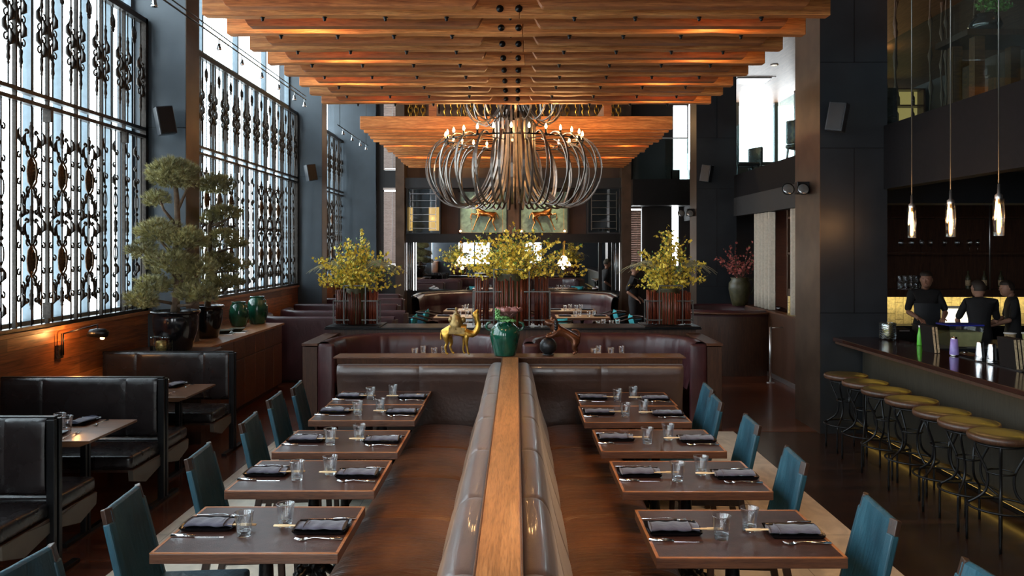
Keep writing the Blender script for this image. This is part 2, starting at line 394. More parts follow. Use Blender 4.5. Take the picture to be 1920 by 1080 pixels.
M['bartop'] = planks('bar_top', (.018,.007,.006), (.034,.013,.009), (.008,.004,.003), 'y', .11, 2.2, .14, coat=.3)
M['darkwall'] = plain('dark_wall', (.020,.019,.020), .6, ns=3)
M['brownwall'] = plain('brown_plaster', (.055,.030,.022), .6, ns=4)
M['ceil'] = plain('dark_ceiling', (.03,.03,.032), .7, ns=3)
M['ceilwood'] = wood('gallery_ceiling', (.16,.085,.045), (.30,.17,.09), 'y', .6, .45, rnd=.05)
M['pale'] = plain('pale_plaster', (.55,.60,.63), .6)
M['winframe'] = plain('blue_grey_window_frame', (.13,.17,.20), .45, .3)
M['curtain'] = plain('linen', (.50,.44,.36), .9, bump=.4, bs=200, ns=30)
M['slat'] = wood('blind_slat', (.42,.32,.28), (.62,.50,.45), 'x', 2, .5, rnd=.1)
M['green'] = plain('green_glaze', (.006,.070,.042), .10, noise_amt=.45, ns=9, coat=.6)
M['dkglaze'] = plain('black_pot_glaze', (.010,.009,.010), .13, noise_amt=.4, coat=.5)
M['olive'] = plain('olive_stoneware', (.055,.050,.022), .4, noise_amt=.4)
M['gold'] = plain('old_gold', (.52,.30,.055), .28, .85, ns=25, noise_amt=.45, bump=.2, bs=50)
M['gold_dull'] = plain('worn_gold', (.28,.19,.07), .45, .7, ns=25, noise_amt=.5)
M['lion'] = plain('brown_bronze', (.14,.050,.022), .25, .55, ns=18, noise_amt=.6)
M['ball'] = plain('dark_bronze_ball', (.028,.028,.030), .38, .6, ns=30, noise_amt=.3, bump=.15, bs=120)
M['copper'] = plain('polished_copper', (.85,.38,.12), .22, 1, ns=12, noise_amt=.2)
M['antique'] = planks('antique_green_panel', (.20,.33,.26), (.30,.45,.36), (.5,.34,.14), 'x', .75, .75, .35, ms=.006, plane='xz', grain=.45, gs=(5, 5, 1))
M['needle'] = plain('pine_needles', (.31,.29,.125), .6, ns=6, noise_amt=.55)
M['bark'] = plain('pine_bark', (.12,.080,.050), .85, bump=.6, bs=40, noise_amt=.4)
M['stem'] = plain('twig', (.13,.080,.050), .7); M['leaf'] = plain('leaf', (.12,.26,.05), .5, noise_amt=.3)
M['yellow'] = plain('yellow_petal', (.95,.70,.10), .6, noise_amt=.2, ns=8); M['pinkf'] = plain('pink_petal', (.42,.10,.085), .6, noise_amt=.3)
M['grass_pale'] = plain('dried_grass', (.42,.40,.24), .7)
M['stick'] = wood('red_sticks', (.055,.012,.008), (.20,.045,.022), 'z', 2, .35, rnd=.5)
M['rosette'] = plain('succulent_pink', (.30,.13,.12), .5, noise_amt=.3); M['rosette_g'] = plain('succulent_green', (.14,.36,.12), .5, noise_amt=.35)
M['cage'] = plain('grey_iron_rod', (.13,.135,.13), .4, .8)
M['skin'] = plain('skin', (.42,.22,.15), .5, noise_amt=.06); M['cloth'] = plain('black_cloth', (.012,.012,.014), .8, bump=.2, bs=60)
M['hair'] = plain('dark_hair', (.030,.018,.012), .6); M['cap'] = plain('olive_cap', (.10,.085,.06), .8)
M['bulb'] = emis('warm_filament', (1, .55, .2), 60.0); M['bulb_o'] = emis('orange_filament', (1, .32, .10), 30.0)
M['tubeglow'] = emis('edison_tube', (1, .46, .13), 11.0); M['led'] = emis('amber_led', (1, .62, .10), 2.2); M['led_low'] = emis('amber_foot_led', (1, .60, .12), 1.0)
M['shade_glow'] = emis('lit_milk_glass', (1, .80, .52), 5.0); M['litbox'] = emis('lit_cabinet', (1, .55, .13), 1.1)
M['tableglow'] = emis('lit_screen', (1, .92, .68), 2.2)
M['purple'] = plain('purple_sleeve', (.28,.22,.55), .35); M['lime'] = plain('green_label', (.10,.48,.04), .4)
M['lemon'] = plain('cloudy_juice', (.62,.60,.28), .4); M['bluelid'] = plain('blue_lid', (.03,.04,.35), .35)
M['book'] = plain('menu_cover', (.008,.005,.004), .85, spec=.2); M['paper'] = plain('menu_pages', (.48,.35,.20), .8, ns=60, noise_amt=.4)
M['candle'] = plain('gold_mosaic', (.62,.46,.16), .3, .6, ns=60, noise_amt=.6); M['fascia'] = plain('dark_fascia', (.010,.009,.010), .6, spec=.08); M['white'] = plain('white', (.75,.75,.75), .5)
M['lens'] = plain('lamp_lens', (.30,.32,.33), .10, .7); M['bracket'] = plain('taupe_bracket', (.10,.082,.062), .5, ns=8); M['redlight'] = emis('red_indicator', (1, .02, .02), 6)
M['stoolseat'] = leather('olive_gold_vinyl', (.070,.050,.018), .30, .02, (3,3,3))

# ================================================================== THE SETTING
struct('floor', MB().box(-4.6, 9, -4.4, 20, -.1, 0), M['floor_dark'])
struct('floor_wood_left', MB().box(-4.5, -2.56, -4.3, 19.9, 0, .004), M['floor_red'])
struct('floor_wood_far', MB().box(-2.56, 4.6, 8.92, 19.9, 0, .003), M['floor_red'])
struct('floor_stone', MB().box(-2.56, 2.42, -4.3, 8.92, 0, .006), M['stone'])
struct('ceiling', MB().box(-4.7, 4.05, -4.4, 20, 6.5, 6.6), M['ceil'])
struct('ceiling_gallery', MB().box(4.05, 9, -4.4, 20, 5.6, 5.75), M['ceilwood'])
struct('ceiling_bulkhead', MB().box(4.05, 4.2, -4.4, 20, 5.75, 6.6), M['darkwall'])

# left wall: wood dado with sill, glazing above
WX = -4.2
struct('wall_left', MB().box(WX-.25, WX, -4.3, 20, 0, 1.30), M['wallwood'])
struct('trim_sill', MB().box(WX-.25, WX+.03, -4.3, 19.9, 1.30, 1.34), M['walnut_y'], bevel=.004)
struct('wall_left_top', MB().box(WX-.3, WX-.05, -4.3, 20, 6.15, 6.5), M['ceil'])
BAYS = [(-3.2, 3.0), (3.4, 9.10), (9.52, 15.37), (15.80, 19.5)]
SP = .468
# outside window frames and panes
for n, (y0, y1) in enumerate(BAYS):
    w = MB()
    x0, x1 = WX-.24, WX-.16
    w.box(x0, x1, y0, y1, 4.70, 4.78); w.box(x0, x1, y0, y1, 1.34, 1.40)
    w.box(x0, x1, y0, y1, 6.08, 6.15)
    y = y1
    k = 0
    while y > y0 + .1:
        w.box(x0, x1, y-.034, y-.0, 1.34, 4.70)
        if k % 3 == 0: w.box(x0, x1, y-.05, y, 4.78, 6.15)
        y -= SP; k += 1
    o = struct('window_%d' % (n+1), w, M['winframe'])
    MB().box(WX-.205, WX-.199, y0, y1, 1.36, 6.12).build('glass_pane', M['pane'], o)
# steel columns on the left
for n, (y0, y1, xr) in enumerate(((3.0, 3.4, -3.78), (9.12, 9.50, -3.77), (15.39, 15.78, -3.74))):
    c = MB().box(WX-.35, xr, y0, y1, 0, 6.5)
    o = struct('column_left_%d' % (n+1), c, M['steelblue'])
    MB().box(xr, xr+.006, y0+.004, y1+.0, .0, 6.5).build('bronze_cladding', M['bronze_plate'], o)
    MB().box(WX-.2, xr+.001, y0-.003, y0, 3.42, 3.425).build('plate_joint', M['black'], o)
struct('column_left_4', MB().box(WX-.35, -3.40, 19.35, 19.9, 0, 6.5), M['steelblue'])

# rear wall behind the camera with its tall shop window
rw = MB().box(-4.7, 9, -4.4, -4.2, 0, 1.2).box(-4.7, 9, -4.4, -4.2, 5.2, 6.6).box(-4.7, -3.2, -4.4, -4.2, 1.2, 5.2).box(-1.4, .4, -4.4, -4.2, 1.2, 5.2).box(1.4, 9, -4.4, -4.2, 1.2, 5.2)
struct('wall_rear', rw, M['steelblue_dark'])
w = MB()
for x in (-3.2, -2.3, -1.45, .4, .86, 1.35): w.box(x, x+.08, -4.35, -4.25, 1.2, 5.2)
w.box(-3.2, -1.4, -4.35, -4.25, 3.3, 3.4); w.box(.4, 1.4, -4.35, -4.25, 3.3, 3.4)
struct('window_5', w, M['steelblue_dark'])
struct('wall_right', MB().box(8.8, 9, -4.4, 20, 0, 6.6), M['darkwall'])

# right columns
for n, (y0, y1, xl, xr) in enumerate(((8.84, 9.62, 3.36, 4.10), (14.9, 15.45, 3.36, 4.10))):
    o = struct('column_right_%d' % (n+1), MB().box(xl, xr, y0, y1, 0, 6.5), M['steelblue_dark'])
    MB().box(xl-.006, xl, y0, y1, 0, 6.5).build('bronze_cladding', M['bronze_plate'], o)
    j = MB()
    for z in (1.33, 3.15, 4.1): j.box(xl, xr, y0-.003, y0, z, z+.006)
    j.box((xl+xr)/2+.0, (xl+xr)/2+.006, y0-.003, y0, 1.33, 3.15); j.box((xl+xr)/2, (xl+xr)/2+.006, y0-.003, y0, 4.1, 6.4)
    j.build('plate_joint', M['black'], o)

# gallery (mezzanine) on the right
gs = MB().box(4.22, 8.8, -4.2, 19.5, 3.05, 3.33).box(4.06, 4.22, -4.2, 19.5, 2.70, 3.40)
struct('trim_gallery_slab', gs, M['fascia'])
struct('trim_gallery_soffit', MB().box(4.22, 8.8, -4.2, 19.5, 2.98, 3.05), M['brownwall'])
struct('trim_gallery_beam', MB().box(4.22, 8.8, 9.8, 10.3, 2.6, 3.05), M['steelblue_dark'])
# far gallery crossing the back on the right
struct('trim_far_gallery', MB().box(2.72, 4.06, 18.7, 19.5, 3.05, 3.66), M['black'])
# balustrade panes
yy = -1.0; k = 0
b = thing('glass_balustrade', 'long frameless glass balustrade along the gallery edge over the bar', 'balustrade', (4.12, 0, 3.40))
while yy < 18.6:
    MB().box(-.008, .008, yy, yy+1.47, .0, .93).build('glass_panel', M['pane_green'], b); yy += 1.5; k += 1
b = thing('glass_balustrade', 'short glass balustrade across the far end wall gallery', 'balustrade', (2.74, 18.75, 3.66))
MB().box(0, 1.28, -.008, .008, 0, .95).build('glass_panel', M['pane_green'], b)
MB().box(0, 1.28, -.02, .02, .95, .98).build('handrail', M['alum'], b)

# back wall (Y = 19.5)
BY = 19.5
bw = MB()
bw.box(-4.6, -3.25, BY, BY+.2, 0, 6.6).box(-3.25, -2.87, BY, BY+.2, 0, 1.62).box(-3.25, -2.87, BY, BY+.2, 3.50, 3.95)
bw.box(-2.87, 2.72, BY, BY+.2, 0, 1.0).box(2.72, 3.06, BY, BY+.2, 0, 1.6).box(2.72, 3.06, BY, BY+.2, 3.05, 3.7)
bw.box(3.06, 3.77, BY, BY+.2, 0, 3.1).box(3.77, 3.99, BY, BY+.2, 0, 1.6).box(3.99, 8.9, BY, BY+.2, 0, 3.33)
bw.box(2.72, 3.80, BY, BY+.2, 3.7, 6.6).box(3.77, 3.99, BY, BY+.2, 3.09, 3.96).box(3.80, 4.2, BY, BY+.2, 5.53, 6.6)
struct('wall_back', bw, M['darkwall'])
struct('wall_back_upper', MB().box(-2.67, 2.52, BY, BY+.2, 2.18, 3.75).box(-2.67, 2.52, BY, BY+.2, 4.6, 6.6).box(-2.95, 2.80, BY+.15, BY+.3, 3.75, 4.6), M['brownwall'])
struct('window_6', MB().box(3.77, 3.80, BY+.02, BY+.08, 1.6, 3.09).box(3.96, 3.99, BY+.02, BY+.08, 1.6, 3.09), M['steelblue_dark'])
struct('window_7', MB().box(3.80, 3.83, BY+.02, BY+.08, 3.96, 5.53).box(4.17, 4.2, BY+.02, BY+.08, 3.96, 5.53), M['steelblue_dark'])
w = MB()
for x in (4.4, 5.35, 6.3, 7.25, 8.2): w.box(x, x+.09, BY+.02, BY+.14, 3.33, 5.6)
struct('window_8', w, M['winframe'])
struct('wall_gallery_low', MB().box(4.2, 8.8, BY+.0, BY+.14, 3.33, 4.15).box(7.0, 8.8, BY, BY+.14, 4.15, 5.6), M['darkwall'])
# end pillars flanking the mirror
struct('trim_pillar_left', MB().box(-2.87, -2.66, 19.0, 19.5, 0, 6.5), M['bronze_plate'])
struct('trim_pillar_right', MB().box(2.51, 2.73, 19.0, 19.5, 0, 6.5), M['bronze_plate'])
# header beams over the feature wall
struct('trim_header', MB().box(-2.66, 2.51, 19.15, 19.5, 3.49, 3.73), M['steelblue_dark'])
struct('trim_band', MB().box(-2.66, 2.51, 19.25, 19.5, 2.18, 2.39), M['black'])
struct('trim_centre_post', MB().box(-.20, .07, 19.38, 19.5, 2.39, 3.49), M['bronze_plate'])

# clerestory lamps of the gallery beyond the canopy (warm glow over the header)
light('gallery_lamp', 'POINT', (-1.2, 19.2, 4.3), 14, (1, .6, .2), size=.06)
light('gallery_lamp', 'POINT', (6.4, 14.2, 5.52), 14, (1, .55, .25), size=.03)
light('gallery_lamp', 'POINT', (5.6, 7.0, 5.52), 7, (1, .5, .22), size=.03)
light('gallery_lamp', 'POINT', (7.2, 16.6, 5.5), 14, (1, .7, .25), size=.03)

# ------------------------------------------------------------------ WROUGHT IRON SCREENS
def spiral(c, r0, r1, a0, a1, n=12):
    return [(c[0] + (r0+(r1-r0)*t/n)*cos(a0+(a1-a0)*t/n), c[1] + (r0+(r1-r0)*t/n)*sin(a0+(a1-a0)*t/n)) for t in range(n+1)]
def P3(pts, off=0.0): return [(off, u, z) for u, z in pts]
def ctube(mb, pts, r, off=0): mb.tube(P3(pts, off), r, n=4)
def vscroll(mb, u, z, s, up=1):
    """pair of C scrolls opening from the bar, with an inner curl"""
    for d in (-1, 1):
        a = [(u + d*(.010 + .082*s*sin(t*pi*.62)), z + up*s*.20*t**1.15) for t in [i/9 for i in range(10)]]
        ctube(mb, a, [.011, .012, .012, .012, .011, .011, .010, .009, .009, .008])
        mb.ell((0, u + d*.052*s, z + up*.075*s), (.012, .015, .024), 6, 5)
        leafs(mb, u + d*.082*s, z + up*.13*s, d, .8)
        top = a[-1]
        sp_ = spiral((top[0]-d*.022*s, top[1]+up*.012), .026*s, .008*s, (0 if d > 0 else pi), (0 if d > 0 else pi) + d*up*pi*1.6, 9)
        ctube(mb, sp_, .012)
        sp2 = spiral((u + d*.048*s, z + up*.035*s), .034*s, .008, -up*pi/2, -up*pi/2 + d*up*pi*1.7, 9)
        ctube(mb, sp2, .011)
def baluster(mb, u, z, h=.18, r=.023):
    prof = [(.008, -h/2), (r*.7, -h*.42), (r*.5, -h*.36), (r, -h*.22), (r*.7, 0), (r, h*.22), (r*.5, h*.36), (r*.7, h*.42), (.008, h/2)]
    mb.lathe(prof, 6, (0, u, z))
def leafs(mb, u, z, d, s=1.0):
    pts = [(u + d*.006, z-.05*s), (u + d*.040*s, z-.015*s), (u + d*.046*s, z+.03*s), (u + d*.018*s, z+.075*s)]
    mb.tube(P3(pts), [.003, .019*s, .015*s, .003], n=5)
def schain(mb, u, z0, z1, d):
    n = max(3, int((z1-z0)/.10)); h = (z1-z0)/n
    for i in range(n):
        dd = d if i % 2 == 0 else -d
        zc = z0 + (i+.5)*h
        ctube(mb, spiral((u + dd*.026, zc), .030, .010, pi/2 if dd > 0 else pi/2, pi/2 - dd*pi*1.75, 9), .009)
        if i in (0, n-1): leafs(mb, u, zc + (.05 if i else -.03), -dd, 1.0)
def lower_panel(kind):
    mb = MB(); H0, H1 = 1.37, 3.30; mid = SP/2
    if kind == 'A':
        us = (.085, mid, SP-.085)
        for u in us: mb.tube([(0, u, H0), (0, u, H1)], .0075, n=4)
        for zc in (2.71, 1.94):
            vscroll(mb, mid, zc+.13, 1.0, 1); vscroll(mb, mid, zc-.13, 1.0, -1)
            for u in (us[0], us[2]):
                schain(mb, u, zc-.38, zc+.30, 1 if u > mid else -1)
        for z in (3.06, 2.33, 1.60): baluster(mb, mid, z)
        for u in (us[0], us[2]): mb.ell((0, u, 2.33), .02, 6, 4)
    else:
        us = (.075, .19, .29, .40)
        for u in us: mb.tube([(0, u, H0), (0, u, H1)], .0075, n=4)
        for u in (us[0], us[2]):
            for zc in (2.55, 2.0):
                for d in (-1, 1): ctube(mb, [(u, zc-.10), (u+d*.03, zc-.05), (u+d*.036, zc), (u+d*.03, zc+.05), (u, zc+.10)], .007)
                mb.ell((0, u, zc+.13), (.016, .030, .022), 7, 4); mb.ell((0, u, zc-.13), (.016, .030, .022), 7, 4)
            schain(mb, u, 2.72, 3.12, 1); schain(mb, u, 1.50, 1.82, -1); baluster(mb, u, 2.28, .2)
    return mb.mesh('grille_panel')
def upper_panel(kind):
    mb = MB(); H0, H1 = 3.40, 4.62; us = (.085, SP/2, SP-.085)
    for u in us: mb.tube([(0, u, H0), (0, u, H1)], .0075, n=4)
    for u in (us[0], us[2]):
        baluster(mb, u, 3.68, .2, .019); baluster(mb, u, 4.24, .2, .019)
        vs = 1 if u < SP/2 else -1
        for zc, d in ((3.80, vs), (3.90, -vs), (4.00, vs), (4.10, -vs)):
            ctube(mb, spiral((u+d*.030, zc), .036, .012, pi/2, pi/2-d*pi*1.7, 9), .0085); leafs(mb, u, zc, -d, 1.25)
    return mb.mesh('grille_panel')
med = MB(); med.ell((0,0,0), (.026, .050, .115), 12, 8)
for d in (-1, 1):
    med.tube(P3([(0,-.145), (d*.055,-.085), (d*.068,0), (d*.055,.085), (0,.145)], .008), .010, n=5)
    for k in range(5): med.ell((.022, d*.0, -.06+.03*k), (.012,.016,.013), 6, 4)
med_me = med.mesh('medallion'); med_me.materials.append(M['iron_rust'])
fin = MB()
for d in (-1, 1):
    fin.tube(P3([(0,-.07), (d*.035,-.045), (d*.038,.02), (d*.014,.075)]), [.006,.012,.011,.003], n=5)
    fin.tube(P3([(0,-.10), (d*.02,-.10), (d*.028,-.07), (d*.012,-.06)]), .007, n=5)
fin.tube(P3([(0,-.11), (0,-.02), (0,.09)]), [.008,.014,.003], n=5)
fin_me = fin.mesh('finial'); fin_me.materials.append(M['iron'])
pm = {('L', 'A'): lower_panel('A'), ('L', 'B'): lower_panel('B'), ('U', 'A'): upper_panel('A')}
for v_ in pm.values(): v_.materials.append(M['iron'])
def child(name, me, par, loc):
    o = bpy.data.objects.new(name, me); COL.objects.link(o); o.parent = par; o.location = loc; return o
SXC = WX-.02
for n, (y0, y1) in enumerate(BAYS[1:]):
    lab = ('black wrought iron window screen with scrolled medallions beside the nearest leather booths',
           'black wrought iron window screen behind the bonsai pines and green jars',
           'narrow wrought iron window screen past the second steel column, behind yellow branches')[n]
    s = thing('iron_screen', lab, 'screen', (SXC, 0, 0), group='wrought iron window screens')
    fr = MB(); t = .035
    fr.box(-t, t, y0, y0+.06, 1.34, 4.65).box(-t, t, y1-.06, y1, 1.34, 4.65).box(-t, t, y0, y1, 4.59, 4.65).box(-t, t, y0, y1, 1.34, 1.375)
    fr.box(-t, t, y0, y1, 3.29, 3.325).box(-t, t, y0, y1, 3.375, 3.41)
    y = y1-.03; k = 0
    while y - SP > y0:
        fr.box(-.016, .016, y-SP-.011, y-SP+.011, 1.36, 4.6)
        if k % 3 == 0: fr.box(-.03, .045, y-SP-.02, y-SP+.02, 3.18, 3.30).box(-.03, .045, y-SP-.02, y-SP+.02, 1.42, 1.56)
        y -= SP; k += 1
    fr.build('frame', M['iron'], s)
    y = y1-.03; k = 0
    while y - SP > y0 - .01:
        if y - SP < 4.6 and n == 0: break
        kind = 'B' if k % 5 in (0, 1) else 'A'
        g = child('grille_panel', pm[('L', kind)], s, (0, y-SP, 0))
        if kind == 'A':
            for z in (2.71, 1.94): child('medallion', med_me, g, (0, SP/2, z))
        g = child('grille_panel', pm[('U', 'A')], s, (0, y-SP, 0))
        child('finial', fin_me, g, (0, SP/2, 4.42))
        y -= SP; k += 1

# ------------------------------------------------------------------ TIMBER CANOPIES
rng = random.Random(4)
def bolt_mesh():
    b = MB(); b.lathe([(0, .0), (.020, 0), (.020, -.006), (.013, -.008), (.013, -.024), (.008, -.032), (0, -.034)], 8); me = b.mesh('bolt'); me.materials.append(M['black']); return me
bolt_me = bolt_mesh()
bf = MB(); bf.lathe([(0, .0), (.030, 0), (.030, .006), (.016, .008), (.014, .016), (0, .02)], 10); bf.xf(Matrix.Rotation(R(90), 4, 'X'))
boltf_me = bf.mesh('bolt'); boltf_me.materials.append(M['black'])
def ogee(L0, L1, d0, d1, z0, z1, c=.09):
    """profile in x,z of a strip whose ends are cut with a cyma curve; L0<L1"""
    def end(x, s):
        pts = []
        for i in range(9):
            t = i/8; pts.append((x - s*c*(1-t) + 0*s, z0 + (z1-z0)*(.5-.5*cos(pi*t))*.9))
        return pts
    a = [(L0 + c*(1-i/8), z0 + (z1-z0)*(.5-.5*cos(pi*i/8))) for i in range(9)]
    b = [(L1 - c*(1-i/8), z0 + (z1-z0)*(.5-.5*cos(pi*i/8))) for i in range(9)]
    return b + a[::-1]
def canopy(label, ys, halfw, gap, z0=3.9, h=.21, near=True):
    c = thing('timber_canopy', label, 'canopy', (0, ys[0], z0))
    for i, y in enumerate(ys):
        w = halfw + rng.uniform(-.03, .03); y = y - ys[0]
        seam = .05 + rng.uniform(-.03, .06)
        for (a, b_) in ((-w, seam-.002), (seam+.002, w)):
            mb = MB(); n = 9
            sg = -1 if a < 0 and a == -w else 1
            def fn_sect(x):
                j = .004*sin(x*5+i*3)+.003*sin(x*13+i)
                return [(x, y-.055, j), (x, y+.055, j+.002), (x, y+.055, h), (x, y-.055, h)]
            vs = []
            for q in range(n+1): vs += fn_sect(a + (b_-a)*q/n)
            fs = [(q*4+k, q*4+(k+1) % 4, (q+1)*4+(k+1) % 4, (q+1)*4+k) for q in range(n) for k in range(4)] + [(3,2,1,0), (n*4, n*4+1, n*4+2, n*4+3)]
            mb.add(vs, [f[::-1] for f in fs])
            o = mb.build('beam', M['beam'], c, bevel=.006)
            if near:
                xs = [-2.05, -1.55, -1.05, -.55] if b_ < .5 else [.45, .95, 1.45, 1.95]
                for x in xs:
                    child('bolt', bolt_me, o, (x + rng.uniform(-.02, .02), y, .0))
                if b_ < .5:
                    for x in (-.13, .02): child('bolt', boltf_me, o, (x, y-.056, .050))
        if i+1 < len(ys):
            ym = y + gap/2
            if near:
                for (L0, L1) in ((-w+.20, -.25), (.12, w-.20)):
                    pr = ogee(L0, L1, 0, 0, -.01, .10)
                    MB().prism(pr, 'y', ym-.045, ym+.045).build('cross_strip', M['beam_red'], c, bevel=.004)
                k = MB().box(-.30, .17, y+.055, y+gap-.055, .085, .16); o = k.build('spine_block', M['beam_red'], c)
                child('bolt', bolt_me, o, (-.05, ym, .085))
    sp_ = MB().box(-w*.55, -w*.55+.12, -.05, ys[-1]-ys[0]+.05, h, h+.18).box(w*.55, w*.55+.12, -.05, ys[-1]-ys[0]+.05, h, h+.18).box(-.1, .06, -.05, ys[-1]-ys[0]+.05, h, h+.18)
    sp_.build('carrier', M['beam_red'], c)
    rod = MB()
    for x in (-w*.5, w*.58):
        for y in (.3, ys[-1]-ys[0]-.3): rod.tube([(x, y, h+.1), (x, y, 6.5-z0)], .014, n=8)
    rod.build('hanger_rod', M['black'], c)
    return c
ys1 = [4.76 + .55*k for k in range(11)]
canopy('bolted fir timber canopy overhead with stepped beams, the one nearer the camera', ys1, 2.50, .55)
ys2 = [12.5 + .37*k for k in range(17)]
canopy('bolted fir timber canopy hanging behind the chandelier, farther one', ys2, 2.46, .37, near=False, h=.2)

# ------------------------------------------------------------------ CHANDELIER
CH = thing('chandelier', 'huge chandelier of looped pewter hoops ringed with glowing candle bulbs', 'chandelier', (-.03, 11.25, 2.60))
def hoop(name, prof, a, w=.031, t=.010, par=CH):
    ca, sa = cos(a), sin(a)
    pts = [(r*ca, r*sa, z) for r, z in prof]
    mb = MB(); mb.tube(pts, 1.0, n=4, sx=w*.707, sy=t*.9, up=(-sa, ca, 0), smooth=False)
    return mb.build(name, M['hoop'], par)
def smooth_prof(ps, n=30):
    out = []; m = len(ps)
    for i in range(m-1):
        p0 = ps[max(i-1,0)]; p1 = ps[i]; p2 = ps[i+1]; p3 = ps[min(i+2,m-1)]
        for k in range(max(2, n//(m-1))):
            t = k/max(2, n//(m-1))
            out.append(tuple(.5*((2*p1[j]) + (-p0[j]+p2[j])*t + (2*p0[j]-5*p1[j]+4*p2[j]-p3[j])*t*t + (-p0[j]+3*p1[j]-3*p2[j]+p3[j])*t**3) for j in (0,1)))
    out.append(ps[-1]); return out
lowp = smooth_prof([(.25, 1.36), (.26, 1.0), (.31, .62), (.44, .28), (.72, .055), (.98, .08), (1.17, .30), (1.235, .56), (1.16, .82), (.98, .975), (.82, .94)], 34)
lowq = smooth_prof([(.30, 1.20), (.30, .8), (.36, .50), (.52, .20), (.74, .03), (.92, .09), (1.04, .36), (1.04, .62), (.94, .82), (.80, .90)], 30)
upp = smooth_prof([(.12, 2.05), (.14, 1.75), (.22, 1.42), (.42, 1.21), (.60, 1.26), (.70, 1.46), (.64, 1.66), (.48, 1.72)], 26)
for k in range(50): hoop('hoop', lowp if k % 2 == 0 else lowq, 2*pi*(k+.3)/50)
for k in range(22): hoop('upper_hoop', upp, 2*pi*(k+.1)/20, w=.026)
st = MB(); st.tube([(0,0,.9), (0,0,3.9)], .035, n=10); st.lathe([(.0, 1.28), (.24, 1.28), (.24, 1.34), (0, 1.34)], 20); st.lathe([(.0,.92), (.2,.92), (.2,.98), (0,.98)], 20)
st.build('stem', M['black'], CH)
rg = MB(); rg.tube([(.96*cos(2*pi*k/48), .96*sin(2*pi*k/48), .93) for k in range(48)], .009, n=6, closed=True)
for k in range(12): rg.tube([(.2*cos(2*pi*k/12), .2*sin(2*pi*k/12), .95), (.96*cos(2*pi*k/12), .96*sin(2*pi*k/12), .93)], .006, n=5)
rg.build('bulb_ring', M['black'], CH)
for k in range(26):
    a = 2*pi*(k+.35)/26; x, y = .96*cos(a), .96*sin(a)
    c_ = MB().lathe([(0, .93), (.022, .93), (.018, .95), (.013, .955), (.013, 1.0), (0, 1.0)], 8, (x, y, 0)).build('candle_cup', M['black'], CH)
    MB().lathe([(.006, 1.0), (.015, 1.015), (.017, 1.03), (.010, 1.055), (.0, 1.075)], 8, (x, y, 0)).build('bulb', M['bulb'], c_)
for k in range(8):
    a = 2*pi*k/8; light('candle_light', 'POINT', (.80*cos(a), .80*sin(a), 1.10), 6, (1, .52, .2), size=.03, parent=CH)

# ------------------------------------------------------------------ TRACK WITH SPOT HEADS
t = thing('spot_track', 'thin cable track carrying small silver spot heads below the clerestory', 'track light', (-3.55, 5.0, 4.55))
MB().tube([(0,-1,0), (0,8.5,0)], .010, n=6).tube([(.0,-1,.06), (0,8.5,.06)], .008, n=6).tube([(0,1,0),(0,1,1.95)],.006,n=5).tube([(0,7,0),(0,7,1.95)],.006,n=5).build('rail', M['black'], t)
for y in (2.85, 4.55, 5.35, 6.15, 6.95, 7.8, 8.4):
    h = MB().tube([(0,y,0), (0,y,-.07)], .006, n=5).lathe([(.0, 0), (.018, 0), (.022, -.03), (.034, -.07), (.030, -.075), (.0, -.05)], 10, (0, y, -.06)).build('spot_head', M['chrome'], t)
t = thing('spot_track', 'short cable track with spot heads past the second steel column', 'track light', (-3.55, 15.9, 4.5))
MB().tube([(0,0,0), (0,3.2,0)], .010, n=6).tube([(0,.2,0),(0,.2,2.0)],.006,n=5).tube([(0,3,0),(0,3,2.0)],.006,n=5).build('rail', M['black'], t)
for y in (.5, 1.4, 2.3, 3.0):
    MB().tube([(0,y,0), (0,y,-.07)], .006, n=5).lathe([(.0, 0), (.018, 0), (.022, -.03), (.034, -.07), (.0, -.05)], 10, (0, y, -.06)).build('spot_head', M['chrome'], t)

# ------------------------------------------------------------------ SPEAKERS AND EMERGENCY LIGHTS
def speaker(loc, rz, label, side):
    s = thing('wall_speaker', label, 'speaker', loc, rz)
    MB().prism([(-.10,-.13), (.10,-.17), (.10,.13), (-.10,.17)], 'x', -.0, .20).build('cabinet', M['steelblue_dark'], s, bevel=.008)
    MB().box(-.012, .0, -.085, .085, -.12, .13).build('grille', M['black'], s)
    MB().tube([(.15, .0, 0), (.15, side*.18, .0), (.12, side*.27, .0)], .012, n=6).build('bracket', M['black'], s)
speaker((-3.93, 9.00, 3.42), R(115), 'black speaker on the nearest steel column above the tall bonsai pine', -1) if False else None
def spk(x, y, z, lab, d, yw):
    s = thing('wall_speaker', lab, 'speaker', (x, y, z), 0)
    Mx = Matrix.Rotation(d*R(-35), 4, 'Z') @ Matrix.Rotation(d*R(10), 4, 'Y')
    MB().box(-.09, .09, -.08, .08, -.155, .155).xf(Mx).build('cabinet', M['steelblue_dark'], s, bevel=.01)
    MB().box(-.075, .075, -.088, -.08, -.14, .14).xf(Mx).build('grille', M['black'], s)
    MB().tube([(0, .06, 0), (d*.06, yw, -.01)], .012, n=6).box(d*.06-.03, d*.06+.03, yw-.01, yw, -.04, .04).build('bracket', M['black'], s)
spk(-3.92, 8.93, 3.47, 'black speaker on the nearest left column above the tall bonsai pine', -1, .187)
spk(-3.90, 15.18, 3.48, 'small black speaker on the second left column past the ironwork', -1, .207)
spk(3.46, 8.62, 3.46, 'black speaker bracketed on the near right column beside the bar', 1, .217)
spk(3.50, 14.7, 3.42, 'small black speaker on the farther right column', 1, .197)
